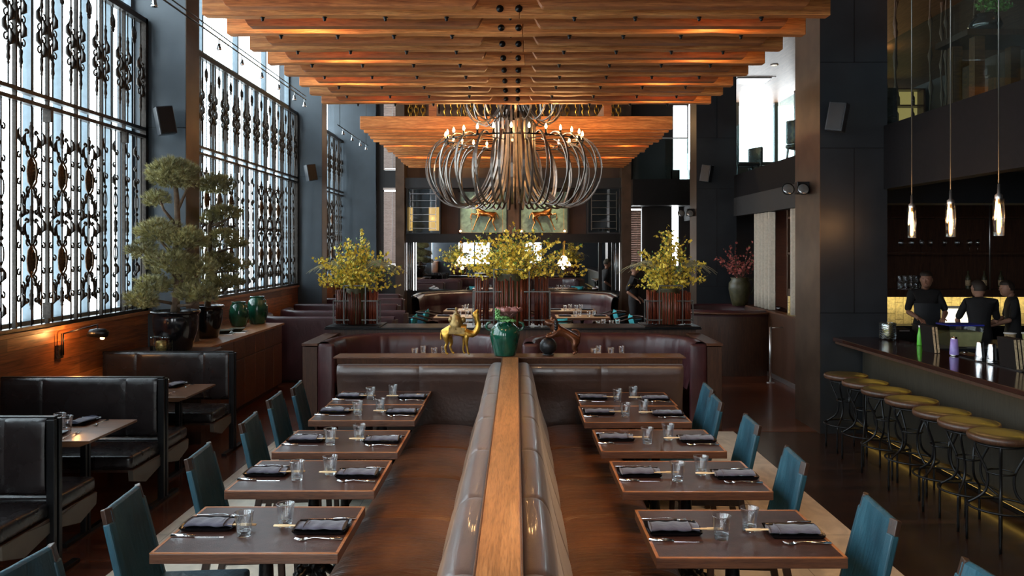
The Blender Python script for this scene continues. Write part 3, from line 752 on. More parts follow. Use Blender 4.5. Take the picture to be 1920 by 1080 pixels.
def emlight(x, y, z, lab):
    s = thing('emergency_light', lab, 'emergency light', (x, y, z))
    MB().box(-.07, .07, -.05, .05, -.07, .07).build('battery_box', M['black'], s, bevel=.006)
    for dx in (-.17, -.0):
        h = MB().lathe([(0,.0), (.05,.01), (.068,.06), (.072,.075)], 14, (0,0,0)).xf(Matrix.Translation((dx-.03, -.06, -.04)) @ Matrix.Rotation(R(75), 4, 'X')).build('lamp_head', M['black'], s)
        MB().ell((0,0,.07), (.066,.066,.014), 14, 6).xf(Matrix.Translation((dx-.03, -.06, -.04)) @ Matrix.Rotation(R(75), 4, 'X')).build('lens', M['lens'], h)
    MB().ell((.0,-.052,-.05), .006, 6, 4).build('indicator', M['redlight'], s)
emlight(3.285, 9.2, 2.74, 'twin emergency light on the near right column above the curtains')
emlight(3.285, 15.1, 2.72, 'small twin emergency light on the farther right column')

# ================================================================== CENTRE BANQUETTES AND DIVIDER
DV = thing('wooden_divider', 'walnut topped divider running between the two leather banquettes', 'divider', (-.055, 4.6, 0))
MB().box(-.073, .073, -3.9, 2.66, 1.035, 1.06).build('cap', M['walnut_y'], DV, bevel=.006)
MB().box(-.055, .055, -3.9, 2.66, .02, 1.035).build('core', M['walnut_dark'], DV)
e = MB()
for s in (-1, 1): e.box(s*.073-.004, s*.073+.004, -3.9, 2.66, 1.030, 1.062)
e.build('edge_bead', M['edge'], DV, bevel=.002)
LG = thing('wooden_ledge', 'long walnut ledge across the banquette ends carrying the figurines', 'ledge', (-.06, 7.39, 0))
MB().prism([(-.13, 1.045), (-.13, 1.06), (.13, 1.06), (.13, 1.045)], 'x', -1.60, 1.60).build('shelf_top', M['edge'], LG, bevel=.004)
MB().prism([(-.11, .995), (-.125, 1.045), (.12, 1.045), (.12, .995)], 'x', -1.57, 1.57).box(-1.55, 1.55, -.06, .10, .006, .995).build('cornice', M['walnut_dark'], LG)

def bench(side, label):
    """one long banquette; side -1 left, +1 right.  Local x grows away from the divider"""
    b = thing('leather_banquette', label, 'banquette', (0, 0, 0), group='leather banquettes either side of the divider')
    X = lambda d: -.055 + side*d
    y0, y1, seg = 1.4, 7.16, .79
    n = int(round((y1-y0)/seg)); seg = (y1-y0)/n
    nz = mnoise.noise
    for k in range(n):
        a, c = y0+k*seg, y0+(k+1)*seg
        # seat section: puffy, creased leather rolling down at the front
        prof = [(.385, .10), (.40, .30), (.31, .450), (.38, .468), (.5, .476), (.62, .480), (.72, .478), (.80, .470), (.855, .445), (.88, .40), (.885, .30), (.86, .12)]
        sm = smooth_prof(prof[2:], 26)
        def fn(u, v, a=a, c=c):
            i = u*(len(sm)-1); i0 = min(int(i), len(sm)-2); t = i-i0
            d = sm[i0][0]*(1-t)+sm[i0+1][0]*t; z = sm[i0][1]*(1-t)+sm[i0+1][1]*t
            y = a + (c-a)*v
            e = min(v, 1-v)*(c-a)
            pin = -.018*math.exp(-e/.018)
            mid = max(0, 1-abs(d-.62)/.25)
            wr = .0045*sin(y*62 + 3*sin(d*7+y*2) + 4*nz(Vector((d*2, y*3, side)))) * (mid*.9) * (.4+.6*abs(nz(Vector((3.1, y*2.2, side*5)))))
            puff = .012*sin(pi*v)
            return (X(d), y, z + pin + wr*1.0 + puff*max(0, min(1, (.9-d)/.2)))
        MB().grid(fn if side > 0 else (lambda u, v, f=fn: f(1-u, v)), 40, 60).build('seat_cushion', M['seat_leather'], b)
    seg2 = .775; k = 0; a = y1
    while a > y0:
        c = a; a2 = a - seg2
        pb = smooth_prof([(.055, .99), (.075, 1.022), (.12, 1.03), (.160, 1.018), (.19, .97), (.212, .88), (.242, .74), (.280, .60), (.325, .47)], 30)
        def fb(u, v, a=a2, c=c):
            i = u*(len(pb)-1); i0 = min(int(i), len(pb)-2); t = i-i0
            d = pb[i0][0]*(1-t)+pb[i0+1][0]*t; z = pb[i0][1]*(1-t)+pb[i0+1][1]*t
            y = a + (c-a)*v; e = min(v, 1-v)*(c-a)
            return (X(d - .007*math.exp(-e/.008) + .004*sin(pi*v)), y, z - .004*math.exp(-e/.008))
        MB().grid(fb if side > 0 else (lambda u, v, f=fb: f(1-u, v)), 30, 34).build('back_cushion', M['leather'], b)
        a = a2
    mb = MB(); q0, q1 = sorted((X(.055), X(.84))); mb.box(q0, q1, y0, y1+.02, .006, .30)
    mb.build('plinth', M['walnut_dark'], b)
    # stitched panel at the far end, facing the camera
    sp_ = [(.12, -.005), (.80, 0), (1.50, 0)]
    for k, (d0, d1) in enumerate(((.12, .82), (.82, 1.56))):
        def fe(u, v, d0=d0, d1=d1):
            pr = smooth_prof([(0, .995), (-.05, .998), (-.085, .975), (-.095, .90), (-.07, .80), (-.045, .66), (-.04, .40)], 26)
            i = v*(len(pr)-1); i0 = min(int(i), len(pr)-2); t = i-i0
            yy = pr[i0][0]*(1-t)+pr[i0+1][0]*t; z = pr[i0][1]*(1-t)+pr[i0+1][1]*t
            e = min(u, 1-u)*(d1-d0)
            return (X(d0+(d1-d0)*u), 7.28+yy + .008*math.exp(-e/.010) + .012*math.exp(-abs(z-.885)/.008), z-.004*math.exp(-e/.012))
        MB().grid(fe if side < 0 else (lambda u, v, f=fe: f(1-u, v)), 24, 26).build('end_panel', M['leather'], b)
    q0, q1 = sorted((X(.06), X(1.55))); MB().box(q0, q1, 7.285, 7.325, .006, .99).build('end_backing', M['booth_leather'], b)
    return b
bench(-1, 'brown leather banquette on the window side of the wooden divider')
bench(1, 'brown leather banquette on the bar side of the wooden divider')

# ================================================================== ROUND BOOTHS BEHIND THE LEDGE
def booth_path(w, d, r, n=8):
    """U from (−w,0) back to depth d and to (w,0) with corner radius r"""
    P = [(-w, 0)]
    for i in range(n+1):
        a = pi - pi/2*i/n; P.append((-w+r + r*cos(a), d-r + r*sin(a)))
    for i in range(n+1):
        a = pi/2 - pi/2*i/n; P.append((w-r + r*cos(a), d-r + r*sin(a)))
    P.append((w, 0)); return [Vector((x, y, 0)) for x, y in P]
def resample(P, m):
    L = [0]
    for i in range(1, len(P)): L.append(L[-1] + (P[i]-P[i-1]).length)
    out = []
    for k in range(m+1):
        s = L[-1]*k/m; i = 1
        while i < len(P)-1 and L[i] < s: i += 1
        t = (s-L[i-1])/max(1e-9, L[i]-L[i-1]); out.append(P[i-1].lerp(P[i], t))
    return out
def round_booth(name, label, loc, rz, w, d, r, h=.985, mat='wine_leather', wings=(True, True), seams=6, rim=None, group=None):
    b = thing(name, label, 'booth', loc, rz, group)
    P = resample(booth_path(w, d, r), 72)
    # inner leather, rolled top
    prof = smooth_prof([(-.045, h-.05), (-.02, h), (.04, h+.012), (.095, h-.02), (.125, h-.12), (.135, h-.30), (.16, .55), (.185, .46)], 26)
    def fn(u, v):
        i = u*72; i0 = min(int(i), 71); p = P[i0].lerp(P[i0+1], i-i0)
        t = (P[min(i0+2,72)]-P[max(i0-1,0)]).normalized(); nrm = Vector((t.y, -t.x, 0))
        j = v*(len(prof)-1); j0 = min(int(j), len(prof)-2); q = j-j0
        o = prof[j0][0]*(1-q)+prof[j0+1][0]*q; z = prof[j0][1]*(1-q)+prof[j0+1][1]*q
        e = abs(u*seams - round(u*seams))/seams*4
        o -= .010*math.exp(-e/.02) if z < h-.02 else 0
        if abs(z-.70) < .02: o -= .006
        c = p + nrm*o; return (c.x, c.y, z)
    MB().grid(fn, 144, 40).build('back_cushion', M[mat], b)
    sp_ = smooth_prof([(.18, .44), (.24, .475), (.34, .485), (.46, .475), (.52, .43), (.52, .10)], 20)
    def fs(u, v):
        p = Vector(fn(u, 1)); i = u*72; i0 = min(int(i), 71)
        t = (P[min(i0+2,72)]-P[max(i0-1,0)]).normalized(); nrm = Vector((t.y, -t.x, 0))
        j = v*(len(sp_)-1); j0 = min(int(j), len(sp_)-2); q = j-j0
        base = P[i0].lerp(P[i0+1], i-i0)
        c = base + nrm*(sp_[j0][0]*(1-q)+sp_[j0+1][0]*q); z = sp_[j0][1]*(1-q)+sp_[j0+1][1]*q
        return (c.x, c.y, z)
    MB().grid(fs, 72, 20).build('seat_cushion', M[mat], b)
    # outside shell of wood
    def fo(u, v):
        i = u*72; i0 = min(int(i), 71); p = P[i0].lerp(P[i0+1], i-i0)
        t = (P[min(i0+2,72)]-P[max(i0-1,0)]).normalized(); nrm = Vector((t.y, -t.x, 0))
        c = p - nrm*.05; return (c.x, c.y, .004 + (h-.05)*(1-v))
    MB().grid(fo, 72, 4).build('outer_shell', M['walnut_dark'], b)
    if rim:
        MB().tube([(p.x, p.y, h+.02) for p in [P[k] - Vector(((P[min(k+1,72)]-P[max(k-1,0)]).normalized().y, -(P[min(k+1,72)]-P[max(k-1,0)]).normalized().x, 0))*.03 for k in range(73)]], .022, n=8, sy=1.6).build('top_rim', M[rim], b)
    for s, on in zip((-1, 1), wings):
        if wings[0] or wings[1]:
            a_, b_ = sorted((s*w - s*.145, s*w + s*.05)); MB().rbox(a_, b_, -.035, .05, .03, h-.01, .04).build('end_roll', M[mat], b)
        if not on: continue
        # leather front roll and wood side wing with cap
        MB().rbox(s*w-.05 if s > 0 else s*w-.13, s*w+.13 if s > 0 else s*w+.05, -.05, .06, .03, h, .035).build('end_roll', M[mat], b) if False else None
        x0, x1 = sorted((s*w + s*.05, s*w + s*.215))
        MB().box(x0, x1, -.02, d+.10, .004, h-.045).build('wood_wing', M['walnut_dark'], b, bevel=.004)
        MB().box(x0-.008, x1+.008, -.03, d+.10, h-.035, h-.005).build('wing_cap', M['edge'], b, bevel=.004)
    return b
round_booth('curved_booth', 'wine leather curved booth behind the ledge on the camel figurine side', (-1.165, 9.0, 0), 0, 1.02, .98, .75, wings=(True, False), group='curved booths behind the ledge')
round_booth('curved_booth', 'wine leather curved booth behind the ledge on the lion figurine side', (1.105, 9.0, 0), 0, .99, .98, .75, wings=(False, True), group='curved booths behind the ledge')
for x, s in ((-1.165, 1), (1.105, -1)):   # booths facing the other way behind them, seen in the mirror
    round_booth('rear_booth', 'wine leather curved booth facing the mirror behind the %s planter counter half' % ('window side' if s > 0 else 'bar side'), (x, 11.75, 0), pi, 1.0, .98, .7, wings=(s < 0, s > 0), group='curved booths facing the mirror')
# black planter counter
pc = thing('planter_counter', 'long black counter top holding the three stick planters', 'counter', (0, 10.35, 0))
MB().box(-2.42, 2.34, -.26, .30, 1.02, 1.045).box(-2.4, -1.72, -.30, .32, 1.045, 1.062).box(1.62, 2.32, -.30, .32, 1.045, 1.062).build('counter_top', M['black'], pc, bevel=.004)
MB().box(-2.36, 2.28, -.2, .24, .004, 1.02).build('cabinet_body', M['walnut_dark'], pc)
# far wide booth under the mirror
round_booth('wide_booth', 'dark wide curved booth with black rim right below the wall mirror', (-.02, 17.2, 0), 0, 2.18, 2.1, 1.0, h=.98, wings=(False, False), rim='black', mat='wine_leather', seams=8)

# window side round booths past the sideboard
for k, (y, lab) in enumerate(((12.1, 'nearest'), (13.9, 'second'), (15.7, 'third'))):
    round_booth('window_booth', 'wine leather round backed booth by the window wall, %s past the sideboard' % lab, (-3.25, y, 0), pi if k == 0 else pi, .85, .0+.9, .6, h=1.0, wings=(False, False), seams=4, group='round booths along the window wall') if False else None
def bench_booth(loc, w, label, d=.55, h=1.02, grp='straight booths beyond the planters'):
    b = thing('straight_booth', label, 'booth', loc, 0, grp)
    MB().rbox(0, w, -.07, .07, .45, h, .04).build('backrest', M['wine_leather'], b)
    MB().rbox(0, w-.02, -.58, -.06, .30, .48, .04).rbox(0, w-.02, .06, .58, .30, .48, .04).build('seat_cushion', M['wine_leather'], b)
    MB().box(.02, w-.05, -.5, .5, .004, .30).build('plinth', M['walnut_dark'], b)
    MB().box(w-.0, w+.035, -.08, .08, .004, h-.03).build('end_post', M['walnut_dark'], b, bevel=.004)
    return b
bench_booth((-4.1, 14.76, 0), 1.92, 'wine leather straight booth, nearest of three beside the small planter')
bench_booth((-4.1, 16.42, 0), 1.78, 'wine leather straight booth, middle of three beside the small planter')
bench_booth((-4.1, 17.95, 0), 1.50, 'wine leather straight booth under the window blinds, farthest of three')
# long low curved backs along the window wall (seen end-on from behind)
def low_curve(loc, label):
    b = thing('curved_back_booth', label, 'booth', loc, 0, 'round backed booths past the sideboard')
    P = resample([Vector((x, y, 0)) for x, y in ([(-.85, .75), (-.85, .45)] + [(-.85+.45-.45*cos(a), .45-.45*sin(a)) for a in [pi/2*i/8 for i in range(1, 9)]] + [(.9, 0), (1.3, 0)])], 50)
    h = 1.0
    prof = smooth_prof([(.06, .05), (.06, .6), (.05, h-.06), (.02, h), (-.05, h+.0), (-.09, h-.08), (-.10, .5)], 26)
    def fn(u, v):
        i = u*50; i0 = min(int(i), 49); p = P[i0].lerp(P[i0+1], i-i0)
        t = (P[min(i0+2,50)]-P[max(i0-1,0)]).normalized(); nrm = Vector((t.y, -t.x, 0))
        j = v*(len(prof)-1); j0 = min(int(j), len(prof)-2); q = j-j0
        c = p + nrm*(prof[j0][0]*(1-q)+prof[j0+1][0]*q); return (c.x, c.y, prof[j0][1]*(1-q)+prof[j0+1][1]*q)
    MB().grid(fn, 100, 30).build('leather_back', M['wine_leather'], b)
    MB().rbox(-.7, 1.25, .12, .62, .30, .47, .04).build('seat_cushion', M['wine_leather'], b)
    MB().box(-.6, 1.2, .1, .5, .004, .3).build('plinth', M['walnut_dark'], b)
    MB().box(1.28, 1.34, -.08, .12, .004, .96).build('end_post', M['walnut_dark'], b)
low_curve((-3.15, 12.15, 0), 'wine leather booth with rounded corner back, next to the sideboard end')
low_curve((-3.15, 13.35, 0), 'wine leather booth with rounded corner back, behind the first rounded one')

# right side round booth with wood back, half wall and curtains
rb = thing('round_wood_booth', 'dark wood backed round booth between the bar column and the planters', 'booth', (3.55, 13.6, 0))
outer = []
for i in range(41):
    a = pi*.96 + (pi*1.0)*i/40; outer.append((.95*cos(a), .80*sin(a)))
def fo(u, v):
    a = pi*1.02 + pi*.93*u; return (1.0*cos(a), .85*sin(a), .004+1.0*(1-v))
MB().grid(fo, 50, 4).build('wood_shell', M['walnut_dark'], rb)
def fi(u, v):
    a = pi*1.02 - pi*1.1*0 + 2*pi*.86*u - .1; pr = smooth_prof([(.0, .95), (.0, 1.02), (-.06, 1.05), (-.12, 1.0), (-.15, .7), (-.18, .45)], 20)
    j = v*(len(pr)-1); j0 = min(int(j), len(pr)-2); q = j-j0
    o = pr[j0][0]*(1-q)+pr[j0+1][0]*q
    return ((1.0+o)*cos(a), (.85+o)*sin(a), pr[j0][1]*(1-q)+pr[j0+1][1]*q)
MB().grid(fi, 90, 20).build('leather_back', M['wine_leather'], rb)
MB().lathe([(.36, .44), (.40, .475), (.75, .48), (.80, .45)], 40, (0,.0,0)).build('seat_cushion', M['wine_leather'], rb)
MB().tube([(1.02*cos(a), .87*sin(a), 1.0) for a in [pi*1.02+pi*.93*i/40 for i in range(41)]], .02, n=6).build('cap_rail', M['edge'], rb)
hw = MB().box(4.05, 4.15, 9.7, 15.0, .004, 1.02); o = struct('wall_half_wood', hw, M['walnut_dark'])
MB().box(4.02, 4.18, 9.7, 15.0, 1.02, 1.05).build('cap', M['edge'], o)
MB().box(4.03, 4.05, 9.7, 15.0, .004, .07).build('kick_plate', M['alum'], o)
struct('wall_room_right', MB().box(6.2, 6.3, 12.5, 19.4, 0, 2.98), planks('cedar_room', (.085,.022,.010), (.12,.035,.015), (.02,.006,.003), 'y', .14, 2, .5, plane='yz'))
def curtain(x, y, w, z0, z1, lab, seed):
    c = thing('linen_curtain', lab, 'curtain', (x, y, 0), 0, 'linen curtains over the wood half wall')
    r_ = random.Random(seed); ph = r_.random()*6
    def fn(u, v): return (.035*sin(u*2*pi*5+ph) + .012*sin(u*31), w*u, z0+(z1-z0)*v)
    o = MB().grid(fn, 80, 6).build('drape', M['curtain'], c)
    m = o.modifiers.new('thick', 'SOLIDIFY'); m.thickness = .004
    MB().tube([(0, -.08, z1+.01), (0, w+.08, z1+.01)], .012, n=8).build('rod', M['black'], c)
curtain(4.10, 12.75, .95, 1.06, 2.63, 'pale linen curtain hanging behind the pink blossom jug', 1)
curtain(4.10, 10.9, .95, 1.06, 2.63, 'pale linen curtain hanging next to the near right column', 2)
MB_ = MB().box(4.05, 4.2, 10.3, 15.0, 2.64, 2.98); struct('trim_gallery_apron', MB_, M['darkwall'])
p = thing('steel_post', 'slim steel guard post standing on the dark floor before the half wall', 'post', (3.86, 12.15, 0))
MB().tube([(0,0,0.004), (0,0,.85)], .018, n=10).lathe([(0,0.004), (.06,.004), (.06,.012), (0,.02)], 16).build('upright', M['alum'], p)
MB().tube([(0,0,.84), (.19,0,.84)], .008, n=8).build('top_arm', M['alum'], p)

# ================================================================== DINING TABLES
def cast_foot():
    m = MB()
    m.tube([(0,0,.20), (.06,0,.22), (.14,0,.15), (.22,0,.06), (.29,0,.03), (.31,0,.05)], [.03,.028,.024,.022,.026,.016], n=8)
    m.ell((.285,0,.024), (.042,.034,.024), 8, 6)
    for x, z in ((.09,.235), (.14,.18), (.19,.125)): m.ell((x,0,z), (.022,.026,.022), 7, 5)
    me = m.mesh('foot'); me.materials.append(M['cast']); return me
foot_me = cast_foot()
def make_table(name, label, w, d, mat_top, group=None, h=.75):
    t = thing(name, label, 'table', (0,0,0), 0, group)
    MB().box(-w/2, w/2, -d/2, d/2, h-.045, h-.002).build('table_edge', M['edge'], t, bevel=.003)
    MB().box(-w/2+.013, w/2-.013, -d/2+.013, d/2-.013, h-.004, h).build('table_top', M[mat_top], t)
    MB().box(-w/2, w/2, -d/2, -d/2+.013, h-.002, h+.001).box(-w/2, w/2, d/2-.013, d/2, h-.002, h+.001).box(-w/2, -w/2+.013, -d/2, d/2, h-.002, h+.001).box(w/2-.013, w/2, -d/2, d/2, h-.002, h+.001).build('edge_bead', M['bead'], t)
    MB().lathe([(.035, .18), (.045, .20), (.030, .24), (.028, .40), (.040, .44), (.050, .48), (.034, .52), (.030, .64), (.045, .67), (.045, .70), (0,.70)], 16).box(-.22, .22, -.03, .03, h-.065, h-.045).build('pedestal', M['cast'], t)
    for k in range(4):
        o = child('foot', foot_me, t, (0,0,0)); o.rotation_euler = (0,0,pi/4+pi/2*k)
    return t
ORD = ['nearest', 'second', 'third', 'fourth', 'fifth']
LT = [(-1.155, 3.695), (-1.155, 4.565), (-1.150, 5.37), (-1.160, 6.30), (-1.165, 6.925)]
RT = [(.985, 3.645), (.965, 4.55), (.940, 5.39), (.905, 6.24), (.925, 6.86)]
tproto = make_table('dining_table', '', .80, .615, 'linoleum', 'two seat tables along the banquettes')
for side, L in (('window', LT), ('bar', RT)):
    for i, (x, y) in enumerate(L):
        lab = 'brown topped table with walnut edge, %s from camera in the %s side row' % (ORD[i], side)
        if side == 'window' and i == 0: tproto.location = (x, y, .006); tproto['label'] = lab; tt = tproto
        else: dup(tproto, (x, y, .006), 0, lab)

# ------------------------------------------------------------------ place settings
TZ = .756
def q_plate():
    t = thing('square_plate', 'x', 'plate'); m = MB()
    def fn(u, v):
        x, y = (u-.5)*2, (v-.5)*2
        e = max(abs(x), abs(y)); r = max(0, e-.78)/.22
        sc_ = 1 - .04*(x*x*y*y)
        return (x*.125*sc_, y*.085*sc_, .004 + .016*r*r)
    m.grid(fn, 20, 20)
    def fb(u, v):
        p = fn(1-u, v); return (p[0]*.985, p[1]*.985, max(0.0, p[2]-.005))
    m.grid(fb, 20, 20)
    m.build('dish', M['plate'], t); return t
def q_napkin():
    t = thing('folded_napkin', 'x', 'napkin'); m = MB()
    def roll(x0, x1, zb, s=1.0, w=.055):
        def fn(u, v):
            x = x0+(x1-x0)*u; a = 2*pi*v
            wob = .003*sin(x*90+v*7)+.002*sin(x*40)
            return (x, cos(a)*(w+wob)*s, zb + .012 + (.010+wob*.5)*sin(a) + .002*sin(pi*u))
        m.grid(fn, 24, 18)
        for q in (x0, x1):
            m.add([(q, cos(2*pi*k/12)*w*s*.98, zb+.015+.013*sin(2*pi*k/12)) for k in range(12)], [tuple(range(12)) if q == x1 else tuple(range(12))[::-1]])
    roll(-.105, .075, .002); 
    m.build('roll', M['napkin'], t)
    m2 = MB(); m = m2; roll(.060, .115, .0, .93, .050); m2.build('folded_end', M['napkin'], t)
    return t
def q_sticks():
    t = thing('chopstick_pair', 'x', 'chopsticks'); 
    for s in (-1, 1): MB().tube([(-.115, s*.004, 0), (.115, s*.005, 0)], [.0022, .0038], n=6).build('chopstick', M['bamboo'], t)
    MB().box(.045, .095, -.0065, .0065, -.0045, .0045).build('paper_sleeve', M['bamboo'], t)
    return t
def q_knife():
    t = thing('table_knife', 'x', 'knife')
    MB().tube([(-.12,0,.006), (-.06,0,.007), (-.01,0,.005)], [.008,.0075,.005], n=8, sy=.6).build('handle', M['chrome'], t)
    MB().prism([(-.01,.001), (.10,.001), (.118,.003), (.10,.006), (-.01,.006)], 'y', -.0012, .0012).xf(Matrix.Rotation(R(75), 4, 'X')).build('blade', M['chrome'], t)
    return t
def q_fork():
    t = thing('table_fork', 'x', 'fork')
    MB().tube([(.12,0,.006), (.06,0,.009), (.0,0,.014), (-.03,0,.010), (-.045,0,.006)], [.007,.005,.003,.004,.009], n=8, sy=.5).build('handle', M['chrome'], t)
    m = MB()
    for k in range(4):
        y = (k-1.5)*.006; m.tube([(-.045,y,.006), (-.065,y*1.05,.004), (-.09,y*1.05,.012)], [.0022,.002,.001], n=5)
    m.build('tines', M['chrome'], t); return t
def q_glass(h=.105, r0=.030, r1=.043, name='tumbler', cat='glass'):
    t = thing(name, 'x', cat)
    prof = [(0,0), (r0-.002, 0), (r0, .004), (r1, h-.002), (r1-.001, h), (r1-.0028, h-.002), (r0-.001, .034), (r0-.006, .028), (0,.027)]
    m = MB(); m.lathe([(r0*1.02, .012), (r1, h-.002), (r1-.001, h), (r1-.0025, h-.002), (r0*1.02-.0015, .014)], 24); m.build('glass_body', M['glasswall'], t)
    MB().lathe([(0,0), (r0-.002, 0), (r0, .003), (r0+.001, .024), (r0-.004, .026), (0,.022)], 24).build('thick_base', M['glass'], t)
    MB().tube([((r1-.001)*cos(2*pi*k/24), (r1-.001)*sin(2*pi*k/24), h) for k in range(24)], .0015, n=5, closed=True).build('rim', M['glass'], t)
    return t
PL, NA, CS, KN, FO, GL = q_plate(), q_napkin(), q_sticks(), q_knife(), q_fork(), q_glass()
used = set()
def put(proto, x, y, z, rz, label, group):
    if proto.name not in used:
        used.add(proto.name); proto.location = (x, y, z); proto.rotation_euler = (0,0,rz); proto['label'] = label; proto['group'] = group; return proto
    return dup(proto, (x, y, z), rz, label, group)
srng = random.Random(12)
for side, L in (('window', LT), ('bar', RT)):
    for i, (cx, cy_) in enumerate(L):
        tn = '%s %s side table' % (ORD[i], side)
        for s in (-1, 1):         # -1: seat on the left of the table, +1 on the right
            seat = 'aisle seat' if (s < 0) == (side == 'window') else 'banquette seat'
            j = lambda a: srng.uniform(-a, a)
            px, py = cx + s*.262 + j(.008), cy_ + .02*(-s)+ j(.01)
            rz = (0 if s < 0 else pi)
            put(PL, px, py, TZ, rz + j(.03), 'black rectangular plate under a napkin at the %s of the %s' % (seat, tn), 'black plates')
            put(NA, px-s*.0, py, TZ+.006, rz + j(.05), 'folded indigo napkin at the %s of the %s' % (seat, tn), 'folded napkins')
            put(CS, px - s*.105, py - .034*(1 if s < 0 else .3), TZ+.022, rz + j(.05), 'pale chopsticks tucked in the napkin at the %s of the %s' % (seat, tn), 'chopsticks in napkins')
            put(KN, px + s*.01, py + s*.135, TZ, rz + j(.04), 'steel knife beside the plate at the %s of the %s' % (seat, tn), 'table knives')
            put(FO, px - s*.0, py - s*.135, TZ, rz + j(.05) + (pi if s < 0 else pi), 'steel fork beside the plate at the %s of the %s' % (seat, tn), 'table forks')
            gx, gy = (cx-.075, cy_-.10) if s < 0 else (cx+.088, cy_+.02)
            put(GL, gx + j(.008), gy + j(.012), TZ, 0, 'clear tumbler before the %s of the %s' % (seat, tn), 'clear tumblers')

# ================================================================== TEAL CHAIRS
def make_chair():
    t = thing('teal_chair', 'x', 'chair')
    sl = lambda z: -.205 - (z-.47)*.24          # back leans away
    # leather back slab (slight curve) hanging between posts
    def bk(f, off):
        def fn(u, v):
            z = .42 + .475*v; w = .198-.022*v
            y = (u-.5)*2*w
            return (sl(z) + off + .012*(y/.2)**2*0 - .012*sin(pi*u)*sin(pi*v)*1.0 + .0025*sin(u*17+v*4)*sin(v*6), y, z)
        return fn
    m = MB(); m.grid(bk(0, .017), 16, 22); f2 = bk(0, -.017); m.grid(lambda u, v: f2(1-u, v), 16, 22)
    f1 = bk(0, .017)
    m.grid(lambda u, v: (f1(u,1)[0]*(1-v)+f2(u,1)[0]*v, f1(u,1)[1], f1(u,1)[2] + .010*sin(pi*v)), 16, 4)
    for e in (0, 1): m.grid(lambda u, v, e=e: tuple((f1(e,v)[k]*(1-u)+f2(e,v)[k]*u) for k in range(3)) if e else tuple((f2(e,v)[k]*(1-u)+f1(e,v)[k]*u) for k in range(3)), 2, 12)
    m.build('backrest', M['teal'], t)
    for s in (-1, 1):
        MB().bar((sl(.44), s*.20, .44), (sl(.845), s*.182, .845), .052, .034).build('side_wrap', M['teal'], t, bevel=.008)
    for s in (-1, 1):
        MB().bar((sl(.84), s*.184, .84), (sl(.905), s*.178, .905), .046, .026).build('back_post', M['darkwood'], t, bevel=.004)
    MB().rbox(-.215, .215, -.215, .215, .425, .475, .02).build('seat', M['teal'], t)
    MB().box(-.20, .20, -.20, .20, .385, .425).build('seat_frame', M['darkwood'], t, bevel=.004)
    for sx in (-1, 1):
        for sy in (-1, 1):
            if sx < 0: MB().bar((-.19, sy*.19, .43), (-.27, sy*.20, 0), .04, .03).build('leg', M['darkwood'], t, bevel=.003)
            else: MB().bar((.185, sy*.185, .40), (.205, sy*.20, 0), .034).build('leg', M['darkwood'], t, bevel=.003)
    for s in (-1, 1): MB().bar((-.235, s*.193, .19), (.195, s*.193, .19), .02, .02).build('stretcher', M['darkwood'], t)
    return t
CHR = make_chair()
LC = [(-1.50, 2.86), (-1.50, 3.70), (-1.48, 4.53), (-1.49, 5.40), (-1.56, 6.20), (-1.53, 6.72)]
RC = [(1.36, 2.72), (1.30, 3.56), (1.24, 4.45), (1.26, 5.34), (1.22, 6.10), (1.28, 6.62)]
pos = ['cut off by the frame edge', 'pushed in at the nearest table', 'pushed in at the second table', 'pushed in at the third table', 'pushed in at the fourth table', 'pushed in at the farthest table']
for i, (x, y) in enumerate(LC): put(CHR, x, y, .006, R((-6, 5, 4, 4, 3, 5)[i]), 'teal leather chair on the window side aisle, %s' % pos[i], 'teal chairs in the window side aisle')
for i, (x, y) in enumerate(RC): put(CHR, x, y, .006, pi + R((6, -5, -4, -3, -4, -3)[i]), 'teal leather chair on the bar side aisle, %s' % pos[i], 'teal chairs in the bar side aisle')

# ================================================================== BLACK BROWN BOOTHS BY THE WINDOW
def wall_bench(y, label, sides=(-1, 1)):
    b = thing('leather_booth', label, 'booth', (-4.18, y, 0), 0, 'double sided leather booths on the window wall')
    W_ = 1.30; h = 1.0
    for s in sides:
        for x0, x1 in ((.02, .36), (.36, 1.03), (1.03, W_-.02)):
            def fn(u, v, x0=x0, x1=x1, s=s):
                pr = smooth_prof([(.0, h), (-.035, h-.004), (-.055, h-.03), (-.062, h-.15), (-.062, .75), (-.055, .56), (-.02, .52)], 22)
                j = v*(len(pr)-1); j0 = min(int(j), len(pr)-2); q = j-j0
                e = min(u, 1-u)*(x1-x0)
                return (x0+(x1-x0)*u, -s*(pr[j0][0]*(1-q)+pr[j0+1][0]*q) - s*.008*math.exp(-e/.012), pr[j0][1]*(1-q)+pr[j0+1][1]*q)
            f = fn if s < 0 else (lambda u, v, g=fn: g(1-u, v))
            MB().grid(f, 20, 24).build('back_cushion', M['booth_leather'], b)
        a, c = sorted((s*.07, s*.56))
        pr = [(.10, .38), (.10, .40), (.30, .455), (.50, .475)]
        y0_, y1_ = sorted((s*.03, s*.52))
        MB().rbox(.02, W_-.0, y0_, y1_, .385, .49, .03).build('seat_cushion', M['booth_leather'], b)
        q = [(s*.02, .36), (s*.02, .30), (s*.30, .24), (s*.50, .30), (s*.51, .38), (s*.30, .385)]
        MB().prism(q, 'x', W_-.03, W_+.01).build('side_bracket', M['bracket'], b, bevel=.003)
        MB().prism([(s*.02,.385), (s*.50,.385), (s*.50,.365), (s*.02, .365)], 'x', .02, W_+.006).build('seat_rail', M['walnut_dark'], b)
    f = MB(); f.box(W_-.015, W_+.035, -.045, -.012, .004, h-.01).box(W_-.015, W_+.035, .012, .045, .004, h-.01)
    f.box(.0, W_+.02, -.02, .02, h-.03, h+.006).box(W_-.015, W_+.035, -.25, .25, .004, .03).box(.05, .09, -.03, .03, .004, h-.03)
    f.build('steel_post', M['black'], b, bevel=.003); return b
